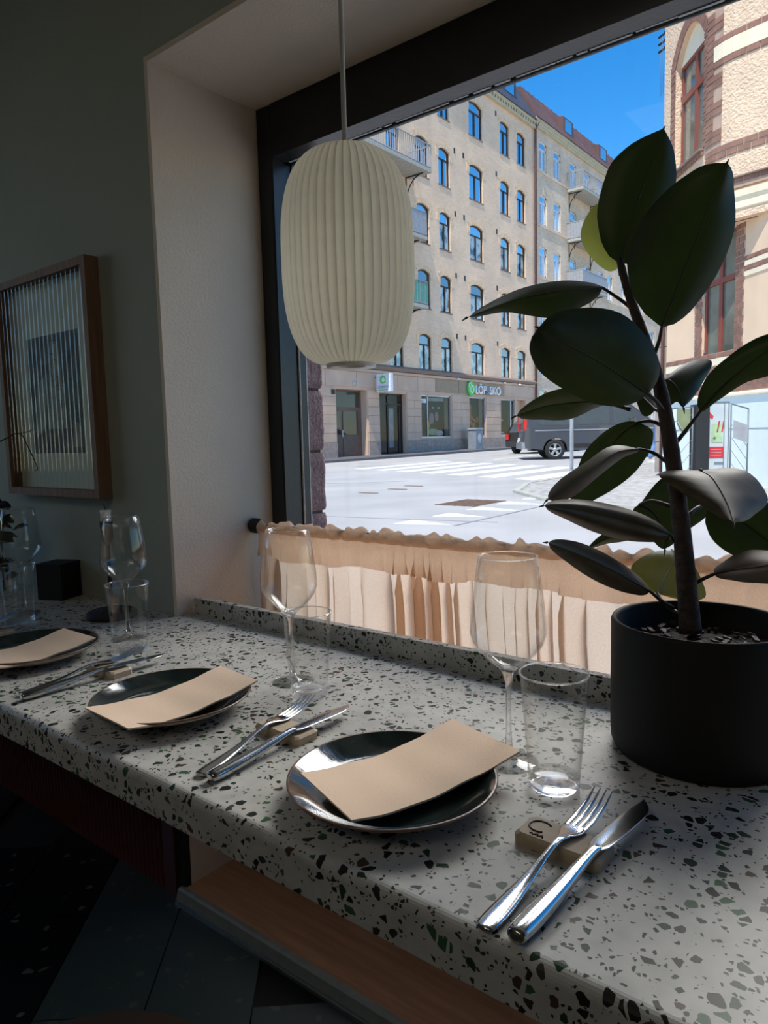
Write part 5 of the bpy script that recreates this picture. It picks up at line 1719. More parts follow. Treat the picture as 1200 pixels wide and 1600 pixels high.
# ------------------------------------------------------------ menu stand with its wire gates
zg = gz(10.7)+0.035
ax = Vector((0.78, 0.626, 0)); nx_ = Vector((0.626, -0.78, 0))
def stand_fn(O):
    O = Vector(O)
    return lambda p: O + ax*p[0] + nx_*p[1] + Vector((0, 0, p[2]))
ms = empty('menu_stand', (-2.72, 10.72, zg), 'black speckled granite pillar with a white menu board on its side', 'menu stand')
fS = stand_fn((-2.86, 10.60, 0))
mb = MB(); mb.bbox(0.0, 0.195, -0.10, 0.10, zg, 1.475, 0.006); xbuild(mb, fS, 'pillar', 'granite', ms)
mb = MB(); mb.box(0.20, 0.50, -0.03, 0.0, zg+0.05, 1.49); bd_ = xbuild(mb, fS, 'menu_board', 'board_white', ms)
mb = MB(); mb.box(0.195, 0.505, -0.035, 0.005, 1.49, 1.51); mb.box(0.50, 0.515, -0.035, 0.005, zg, 1.51); mb.box(0.44, 0.448, -0.001, 0.006, zg, 1.49); xbuild(mb, fS, 'board_frame', 'steel_grey', ms)
def mark(pts, m, nm='menu_print'):
    b = MB(); b.prism([(x, 0.001, z) for x, z in pts], (0, 0.004, 0)); return xbuild(b, fS, nm, m, bd_)
mark([(0.215, 1.33), (0.235, 1.37), (0.26, 1.34), (0.29, 1.31), (0.275, 1.27), (0.24, 1.29)], 'red')
mark([(0.27, 0.94), (0.42, 0.94), (0.42, 1.20), (0.27, 1.20)], 'lime')
for x in (0.335, 0.40):
    mark([(x, 1.08), (x+0.03, 1.24), (x+0.05, 1.24), (x+0.022, 1.08)], 'red')
mark([(0.285, 1.0), (0.31, 0.97), (0.335, 1.0), (0.31, 1.03)], 'orange')
mark([(0.235, 0.72), (0.44, 0.72), (0.44, 0.88), (0.235, 0.88)], 'red')
for k in range(3):
    b = MB(); b.box(0.26, 0.41, 0.005, 0.007, 0.755+k*0.04, 0.765+k*0.04); xbuild(b, fS, 'menu_print', 'pink', bd_)
for k in range(2):
    mark([(0.31, 0.63+k*0.022), (0.44, 0.63+k*0.022), (0.44, 0.64+k*0.022), (0.31, 0.64+k*0.022)], 'steel_grey')
mark([(0.34+0.10*cos(2*pi*k/16), 0.51+0.045*sin(2*pi*k/16)) for k in range(16)], 'steel_grey')
b = MB(); b.prism([(0.34+0.075*cos(2*pi*k/12), 0.005, 0.515+0.03*sin(2*pi*k/12)) for k in range(12)], (0, 0.003, 0)); xbuild(b, fS, 'menu_print', 'lime', bd_)
def wire_gate(name, O, x0, x1, ztl, ztr, label, lean):
    g_ = empty(name, tuple(stand_fn(O)(((x0+x1)/2, 0, zg))), label, 'gate', 'wire gates beside the menu board')
    f_ = stand_fn(O)
    yo = lambda x: lean*(x-x0)
    for a, c in (((x0, zg), (x0, ztl)), ((x1, zg), (x1, ztr)), ((x0, ztl), (x1, ztr)), ((x0, zg+0.04), (x1, zg+0.04))):
        b = MB(); b.tube([f_((a[0], yo(a[0]), a[1])), f_((c[0], yo(c[0]), c[1]))], 0.011, 6); b.build('frame_bar', 'steel_grey', g_)
    for k in range(6):
        z = lerp(zg+0.1, 1.2, k/5)
        up_ = 0.34 if x0 < 0 else -0.34
        z1 = max(zg+0.04, min(ztr, z+up_))
        b = MB(); b.tube([f_((x0, yo(x0), z)), f_((x1, yo(x1), z1))], 0.0035, 5); b.build('wire', 'steel_grey', g_)
    return g_, f_
g1, f1 = wire_gate('wire_gate', (-2.86, 10.60, 0), -0.30, -0.02, 1.43, 1.44, 'grey wire gate with an olive pennant, left of the granite pillar', 0.15)
mb = MB(); mb.prism([(-0.24, 0.03, 1.42), (-0.05, 0.03, 1.42), (-0.05, 0.03, 1.22), (-0.10, 0.03, 1.12), (-0.145, 0.03, 1.08), (-0.20, 0.03, 1.13), (-0.24, 0.03, 1.22)], (0, 0.006, 0)); mb = xbuild(mb, f1, 'pennant', 'olive', g1)
b = MB(); b.tube([f1((-0.23+0.2*k/10, 0.045, 1.24-0.13*sin(pi*k/10))) for k in range(11)], 0.006, 5); b.build('garland', 'shirt', g1)
g2, f2 = wire_gate('wire_gate', (-2.86, 10.60, 0), 0.54, 0.76, 1.475, 1.40, 'grey wire gate with a blank grey plate, right of the menu board', 0.2)
mb = MB(); mb.prism([(0.56, 0.03, 1.25), (0.75, 0.06, 1.17), (0.75, 0.06, 0.92), (0.56, 0.03, 1.0)], (0.004, -0.006, 0)); xbuild(mb, f2, 'notice_plate', 'balcony_grey', g2)

# ============================================================ PLACE SETTINGS
def at_t(path, t):
    return path

def make_plate(loc, label, rz=0):
    t = empty('plate', loc, label, 'plate', 'stoneware plates')
    c = loc
    mb = MB()   # cream body: foot, underside, outer wall
    mb.lathe([(0.0, 0.003), (0.050, 0.003), (0.052, 0.0), (0.058, 0.0), (0.061, 0.004), (0.085, 0.009), (0.104, 0.0165), (0.1145, 0.0225), (0.1165, 0.0240)], 72, c)
    mb.build('body', 'stoneware', t)['label'] = 'cream unglazed underside'
    mb = MB()
    mb.lathe([(0.1165, 0.0240), (0.1180, 0.0252), (0.1180, 0.0262), (0.1168, 0.0270), (0.1150, 0.0268)], 72, c)
    mb.build('rim', 'rim', t)['label'] = 'brown rim line'
    mb = MB()
    mb.lathe([(0.1150, 0.0268), (0.1080, 0.0225), (0.098, 0.0165), (0.088, 0.0120), (0.082, 0.0104), (0.07, 0.0098), (0.03, 0.0094), (0.0, 0.0093)], 72, c)
    mb.build('glaze', 'glaze', t)['label'] = 'glossy dark green and blue glaze'
    return t

plates = [((-0.475, 0.597, CT), 'dark glazed plate nearest the camera, its rim showing round the napkin'),
          ((-0.905, 0.608, CT), 'dark glazed plate under a napkin in the middle of the row'),
          ((-1.355, 0.612, CT), 'dark glazed plate cut by the left edge of the photo')]
for l, lab in plates:
    make_plate(l, lab)

def make_napkin(corners, sag, label):
    """folded paper napkin lying over a plate: corners A(near left) B(near right) C(far right) D(far left), sagging between the rims"""
    A, B, C, D = [Vector(p) for p in corners]
    base = (A+B+C+D)/4
    t = empty('napkin', (base.x, base.y, min(p.z for p in (A, B, C, D))-sag), label, 'napkin', 'folded napkins on the plates')
    def layer(dz, inset):
        n, m = 20, 8
        def P(u, v):
            p = A.lerp(B, u).lerp(D.lerp(C, u), v)
            s = sag*(4*v*(1-v))**1.0*(0.9+0.1*sin(pi*u))
            w = 0.0009*sin(v*9+u*2)+0.0006*sin(v*21+1.3)
            return p + Vector((0, 0, dz-s+w))
        us = [inset+(1-2*inset)*i/m for i in range(m+1)]
        vs = [inset*0.5+(1-inset)*k/n for k in range(n+1)]
        return [[P(u, v) for u in us] for v in vs]
    for nm, z0, z1, ins in (('lower_fold', 0.0, 0.0012, 0.006), ('upper_fold', 0.0016, 0.0028, 0.0)):
        lo, hi = layer(z0, ins), layer(z1, ins)
        mb = MB()
        mb.grid([r[::-1] for r in lo], True)
        mb.grid(hi, True)
        edge_lo = lo[0]+[r[-1] for r in lo[1:]]+lo[-1][::-1][1:]+[r[0] for r in lo[::-1]][1:]
        edge_hi = hi[0]+[r[-1] for r in hi[1:]]+hi[-1][::-1][1:]+[r[0] for r in hi[::-1]][1:]
        mb.grid([edge_lo, edge_hi], False)
        mb.build(nm, 'napkin', t)
    return t
make_napkin([(-0.548, 0.526, 0.731), (-0.439, 0.487, 0.729), (-0.377, 0.716, 0.733), (-0.492, 0.747, 0.733)], 0.012, 'beige folded napkin on the plate nearest the camera')
make_napkin([(-0.945, 0.491, 0.729), (-0.828, 0.487, 0.727), (-0.822, 0.706, 0.733), (-0.925, 0.716, 0.733)], 0.012, 'beige folded napkin on the middle plate, narrow end to the edge')
make_napkin([(-1.385, 0.492, 0.729), (-1.262, 0.490, 0.727), (-1.270, 0.692, 0.733), (-1.388, 0.690, 0.733)], 0.012, 'beige folded napkin on the plate cut by the left edge')

def sweep(mb, secs, n=12, power=2.4):
    """rounded bar along y: (y, x centre, z centre, half width, half thickness)"""
    rows = []
    for y, xc, zc, hw, ht in secs:
        row = []
        for k in range(n):
            a = 2*pi*k/n
            c_, s_ = cos(a), sin(a)
            row.append((xc+hw*abs(c_)**(2/power)*(1 if c_ > 0 else -1), y, zc+ht*abs(s_)**(2/power)*(1 if s_ > 0 else -1)))
        rows.append(row)
    mb.grid(rows, True, closed=True)
    mb.add(rows[0], [tuple(range(n))])
    mb.add(rows[-1], [tuple(range(n-1, -1, -1))])

def catmull_secs(keys, n):
    ys = [Vector((k[0], k[1], k[2])) for k in keys]
    ws = [Vector((k[3], k[4], 0)) for k in keys]
    A, B = cr(ys, n), cr(ws, n)
    return [(a.x, a.y, a.z, max(b.x, 0.0004), max(b.y, 0.0003)) for a, b in zip(A, B)]

def local_empty(name, label, cat, group):
    return empty(name, (0, 0, 0), label, cat, group)

# fork along +y, handle end at the origin, resting height built in (rest top is 13 mm above the counter)
def make_fork():
    t = local_empty('fork', '', 'fork', 'steel forks on rests')
    mb = MB()
    sweep(mb, catmull_secs([(0.0, 0, 0.0045, 0.003, 0.0016), (0.004, 0, 0.0045, 0.0085, 0.0022), (0.030, 0, 0.0052, 0.0095, 0.0024), (0.070, 0, 0.009, 0.0062, 0.0022),
                            (0.105, 0, 0.0150, 0.0036, 0.0022), (0.130, 0, 0.0185, 0.0036, 0.0020), (0.145, 0, 0.0175, 0.0062, 0.0015), (0.158, 0, 0.0155, 0.0112, 0.0012), (0.170, 0, 0.0150, 0.0122, 0.0011)], 34))
    mb.build('handle', 'steel', t)
    for i in range(4):
        x = (i-1.5)*0.0066
        mb = MB()
        sweep(mb, catmull_secs([(0.168, x*0.94, 0.0150, 0.0027, 0.0012), (0.190, x*0.97, 0.0160, 0.0027, 0.0012), (0.215, x*0.98, 0.0205, 0.0022, 0.0009), (0.234, x*0.97, 0.0275, 0.0008, 0.0006)], 12), 8)
        mb.build('tine', 'steel', t)
    return t
def make_knife():
    t = local_empty('table_knife', '', 'knife', 'steel knives on rests')
    mb = MB()
    sweep(mb, catmull_secs([(0.0, 0, 0.0075, 0.004, 0.003), (0.004, 0, 0.0075, 0.0085, 0.0062), (0.030, 0, 0.0083, 0.0096, 0.0066), (0.075, 0, 0.0112, 0.0078, 0.0056), (0.115, 0, 0.0155, 0.0056, 0.0044), (0.135, 0, 0.0175, 0.0052, 0.0034), (0.140, 0, 0.0178, 0.0066, 0.0026)], 30))
    mb.build('handle', 'steel', t)
    mb = MB()
    sweep(mb, catmull_secs([(0.138, 0.0, 0.0178, 0.0068, 0.0016), (0.150, 0.0006, 0.0175, 0.0098, 0.0011), (0.190, 0.0010, 0.0165, 0.0108, 0.0009), (0.225, 0.0012, 0.0152, 0.0102, 0.0008), (0.245, 0.0, 0.0143, 0.0066, 0.0007), (0.258, -0.0045, 0.0136, 0.0016, 0.0005)], 26), 12, 1.7)
    mb.build('blade', 'steel', t)
    return t
def make_rest():
    t = local_empty('cutlery_rest', '', 'cutlery rest', 'clay cutlery rests')
    mb = MB()
    mb.bbox(-0.044, 0.044, -0.0205, 0.0205, 0.0, 0.0125, 0.004)
    mb.build('block', 'clay', t)
    # stamped mark: a hooked C over a short row of strokes
    mb = MB()
    arc = [(-0.026+0.011*cos(a), 0.002+0.010*sin(a), 0.0127) for a in [radians(40+k*14) for k in range(20)]]
    mb.tube(arc, 0.0011, 6)
    for k in range(3):
        xx = -0.029+k*0.005
        mb.tube([(xx, -0.0145, 0.0127), (xx+0.003, -0.012, 0.0127), (xx+0.004, -0.0155, 0.0127)], 0.0009, 6)
    mb.build('stamped_mark', 'clay_dark', t)['label'] = 'dark stamped mark'
    return t
fork, knife, rest = make_fork(), make_knife(), make_rest()
sets = [  # rest (x, y, rot), fork (x, y, rot), knife (x, y, rot), wording
    ((-0.277, 0.613, -0.03), (-0.279, 0.463, -0.036), (-0.252, 0.466, -0.075), 'nearest the camera, beside the plant pot'),
    ((-0.697, 0.645, -0.04), (-0.690, 0.494, 0.165), (-0.668, 0.493, 0.015), 'between the nearest and the middle plate'),
    ((-1.152, 0.648, 0.00), (-1.160, 0.495, 0.05), (-1.137, 0.488, -0.05), 'left of the middle plate'),
    ((-1.60, 0.650, 0.00), (-1.625, 0.495, 0.20), (-1.59, 0.492, 0.02), 'at the left edge of the photo')]
for i, (rs, fk, kn, words) in enumerate(sets):
    for src, nm, (x, y, a), lab in ((rest, 'r', rs, 'pale clay cutlery rest with a stamped mark, '), (fork, 'f', fk, 'steel fork leaning on the rest, '), (knife, 'k', kn, 'steel table knife on the rest, ')):
        o = src if i == 0 else copy_tree(src)
        o.location = (x, y, CT)
        o.rotation_euler = (0, 0, a)
        o['label'] = lab+words

# ------------------------------------------------------------ glasses
def make_wine():
    t = empty('wine_glass', (0, 0, 0), '', 'wine glass', 'wine glasses')
    mb = MB()
    mb.lathe([(0.0, 0.0), (0.034, 0.0), (0.0362, 0.0010), (0.034, 0.0022), (0.018, 0.0042), (0.008, 0.0085), (0.0048, 0.016), (0.0, 0.016)], 48)
    mb.build('foot', 'glass', t)
    mb = MB()
    mb.lathe([(0.0, 0.016), (0.0048, 0.016), (0.0036, 0.040), (0.0033, 0.075), (0.0040, 0.100), (0.0066, 0.112), (0.0105, 0.1185), (0.0, 0.1205)], 24)
    mb.build('stem', 'glass_solid', t)
    outer = [(0.0105, 0.1185), (0.022, 0.1280), (0.034, 0.1395), (0.0425, 0.1510), (0.0462, 0.1630), (0.0460, 0.1760), (0.0435, 0.2000), (0.0395, 0.2300), (0.0356, 0.2570)]
    inner = [(0.0347, 0.2572), (0.0387, 0.2300), (0.0427, 0.2000), (0.0452, 0.1760), (0.0453, 0.1630), (0.0415, 0.1520), (0.033, 0.1408), (0.021, 0.1296), (0.010, 0.1225), (0.0, 0.1215)]
    mb = MB()
    mb.lathe(outer+inner, 64)
    mb.build('bowl', 'glass', t)
    mb = MB()
    mb.lathe([(0.03515+0.0008*cos(a), 0.2573+0.0008*sin(a)) for a in [2*pi*k/8 for k in range(9)]], 64)
    mb.build('rim', 'glass_solid', t)
    return t
def make_tumbler():
    t = empty('tumbler', (0, 0, 0), '', 'tumbler', 'water tumblers')
    mb = MB()
    mb.lathe([(0.0294, 0.014), (0.0320, 0.050), (0.0352, 0.095), (0.0383, 0.1335), (0.0378, 0.1346), (0.0370, 0.1335), (0.0340, 0.095), (0.0308, 0.050), (0.0283, 0.0142)], 56)
    mb.build('wall', 'glass', t)
    mb = MB()
    mb.lathe([(0.0, 0.0012), (0.024, 0.0012), (0.0265, 0.0), (0.0284, 0.0015), (0.0294, 0.0138), (0.0283, 0.0139), (0.026, 0.0110), (0.015, 0.0092), (0.0, 0.0090)], 56)
    mb.build('thick_base', 'glass_solid', t)
    mb = MB()
    mb.lathe([(0.0383+0.0012*cos(a), 0.1340+0.0012*sin(a)) for a in [2*pi*k/8 for k in range(9)]], 56)
    mb.build('rim', 'glass_solid', t)
    return t
wine, tumb = make_wine(), make_tumbler()
wspots = [((-0.410, 0.748), 1.0, 'clear wine glass behind the plate nearest the camera'), ((-0.845, 0.802), 1.0, 'clear wine glass in front of the curtain end, behind the middle setting'),
          ((-1.322, 0.792), 1.0, 'clear wine glass beside the candle, in front of the grey wall'), ((-1.745, 0.775), 1.0, 'clear wine glass at the left edge, before the vase of leaves')]
for i, ((x, y), s_, lab) in enumerate(wspots):
    o = wine if i == 0 else copy_tree(wine)
    o.location = (x, y, CT)
    o['label'] = lab
tspots = [((-0.338, 0.722), 1.0, 'clear water tumbler between the wine glass and the plant pot'), ((-0.777, 0.772), 1.0, 'clear water tumbler behind the fork of the second setting'),
          ((-1.238, 0.745), 1.06, 'clear water tumbler before the wine glass by the candle'), ((-1.675, 0.732), 1.06, 'clear water tumbler at the left edge of the photo')]
for i, ((x, y), s_, lab) in enumerate(tspots):
    o = tumb if i == 0 else copy_tree(tumb)
    o.location = (x, y, CT)
    o.scale = (s_, s_, 1.0)
    o['label'] = lab

# ============================================================ SMALL THINGS BY THE WALL
bx = empty('black_box', (-1.845, 0.925, CT), 'small matt black cube box standing against the grey wall', 'box')
mb = MB()
mb.obox((-1.852, 0.918, CT+0.0455), Vector((0.707, 0.30, 0)).normalized()*0.0385, Vector((-0.30, 0.707, 0)).normalized()*0.0385, (0, 0, 0.0455))
mb.build('body', 'black_matt', bx)
mb = MB()
mb.obox((-1.852, 0.918, CT+0.0935), Vector((0.707, 0.30, 0)).normalized()*0.0395, Vector((-0.30, 0.707, 0)).normalized()*0.0395, (0, 0, 0.0025))
mb.build('lid', 'black_matt', bx)
CX, CY = -1.530, 0.878
cs = empty('candlestick', (CX, CY, CT), 'matt black candlestick with a disc foot, behind the wine glass', 'candlestick')
mb = MB(); mb.lathe([(0.0, 0.0), (0.056, 0.0), (0.058, 0.004), (0.057, 0.012), (0.050, 0.016), (0.0, 0.018)], 40, (CX, CY, CT)); mb.build('foot', 'black_matt', cs)
mb = MB(); mb.tube([(CX, CY, CT+0.015), (CX, CY, CT+0.19)], 0.0045, 10); mb.build('stem', 'black_matt', cs)
mb = MB(); mb.lathe([(0.0, 0.170), (0.006, 0.171), (0.012, 0.187), (0.0145, 0.222), (0.0145, 0.226), (0.0125, 0.226), (0.0, 0.21)], 24, (CX, CY, CT)); mb.build('cup', 'black_matt', cs)
cd = empty('candle', (CX, CY, CT+0.21), 'short white burnt candle with a black wick in the candlestick', 'candle')
mb = MB(); mb.lathe([(0.0, 0.2105), (0.0118, 0.2115), (0.0118, 0.245), (0.0130, 0.251), (0.0105, 0.2535), (0.007, 0.249), (0.0, 0.248)], 20, (CX, CY, CT)); mb.build('wax', 'wax', cd)
mb = MB(); mb.tube([(CX, CY, CT+0.247), (CX-0.001, CY, CT+0.257), (CX-0.006, CY, CT+0.265)], 0.0011, 6); mb.build('wick', 'black_matt', cd)
# vase with leafy cutting, at the left edge
VX, VY = -2.02, 0.84
vs = empty('leaf_vase', (VX, VY, CT), 'clear vase of dark leafy cuttings at the left edge', 'vase')
mb = MB(); mb.lathe([(0.0, 0.004), (0.034, 0.004), (0.040, 0.02), (0.044, 0.08), (0.036, 0.13), (0.033, 0.15), (0.0315, 0.15), (0.0345, 0.13), (0.0425, 0.08), (0.038, 0.02), (0.030, 0.008), (0.0, 0.008)], 40, (VX, VY, CT)); mb.build('glass_body', 'glass', vs)
rnd = random.Random(11)
def small_leaf(c, d, nrm, L, W):
    d = Vector(d).normalized(); n = Vector(nrm).normalized(); s_ = d.cross(n).normalized()
    n = s_.cross(d)
    b = MB()
    rows = []
    for k in range(7):
        t = k/6
        w = W*sin(pi*min(1, t*0.95+0.03))**0.8
        p = Vector(c)+d*(L*t)-n*(L*0.25*t*t)
        rows.append([p-s_*w+n*w*0.25, p, p+s_*w+n*w*0.25])
    b.grid(rows, True)
    return b
for k in range(26):
    a = rnd.uniform(0, 2*pi)
    h = rnd.uniform(0.03, 0.26)
    c = Vector((VX+rnd.uniform(-.03, .035), VY+rnd.uniform(-.03, .03), CT+h))
    small_leaf(c, (cos(a), sin(a)*0.6, rnd.uniform(-0.3, 0.8)), (rnd.uniform(-.4, .4), -0.6, 0.8), rnd.uniform(0.035, 0.06), rnd.uniform(0.010, 0.017)).build('leaf', 'leaf', vs)
for k in range(4):
    a = k*1.7
    mb = MB(); mb.tube([(VX+0.01*cos(a), VY+0.01*sin(a), CT+0.012), (VX+0.008*cos(a+1), VY+0.008*sin(a+1), CT+0.12), (VX+0.025*cos(a), VY+0.02*sin(a), CT+0.24)], 0.0018, 6); mb.build('sprig', 'petiole', vs)
mb = MB(); mb.tube(cr([(VX, VY, CT+0.15), (-1.975, 0.775, 1.03), (-1.925, 0.785, 1.098), (-1.882, 0.814, 1.122), (-1.851, 0.842, 1.138), (-1.831, 0.853, 1.10), (-1.812, 0.862, 1.051), (-1.816, 0.858, 1.043)], 30), [0.0021-0.0009*k/29 for k in range(30)], 6); mb.build('arching_twig', 'petiole', vs)
mb = MB(); mb.tube([(-1.853, 0.840, 1.137), (-1.832, 0.859, 1.142), (-1.823, 0.866, 1.149)], 0.0009, 6); mb.build('twig_shoot', 'petiole', vs)

# ============================================================ RUBBER PLANT
PX, PY, PR, PH = -0.232, 0.918, 0.108, 0.168
pl = empty('rubber_plant', (PX, PY, CT), 'tall rubber plant in a black cylindrical pot on the counter, right', 'potted plant')
mb = MB()
mb.lathe([(0.0, 0.0), (PR-0.012, 0.0), (PR-0.005, 0.003), (PR-0.001, 0.012), (PR, 0.03), (PR, PH-0.004), (PR-0.0015, PH-0.0005), (PR-0.0035, PH), (PR-0.0065, PH-0.0012), (PR-0.008, PH-0.005), (PR-0.008, 0.11), (0.0, 0.11)], 96, (PX, PY, CT))
mb.build('pot', 'pot', pl)
b = MB()
rows = []
for k in range(9):
    r = (PR-0.0085)*k/8+0.0005
    rows.append([(PX+r*cos(a), PY+r*sin(a), CT+0.135+0.006*noise.noise(Vector((r*50*cos(a), r*50*sin(a), 1)))) for a in [2*pi*i/40 for i in range(40)]])
b.grid(rows, True, closed=True)
so = b.build('soil', 'soil', pl)
rnd = random.Random(2)
b = MB()
for k in range(110):
    a, r = rnd.uniform(0, 2*pi), (PR-0.015)*sqrt(rnd.random())
    q = rnd.uniform(0.002, 0.006)
    b.obox((PX+r*cos(a), PY+r*sin(a), CT+0.137+q*0.4), Vector((cos(a*3), sin(a*3), .2))*q, Vector((-sin(a*3), cos(a*3), .1))*q*0.5, (0, 0, q*0.4))
o = b.build('soil_crumbs', 'stem', so); o['kind'] = 'stuff'
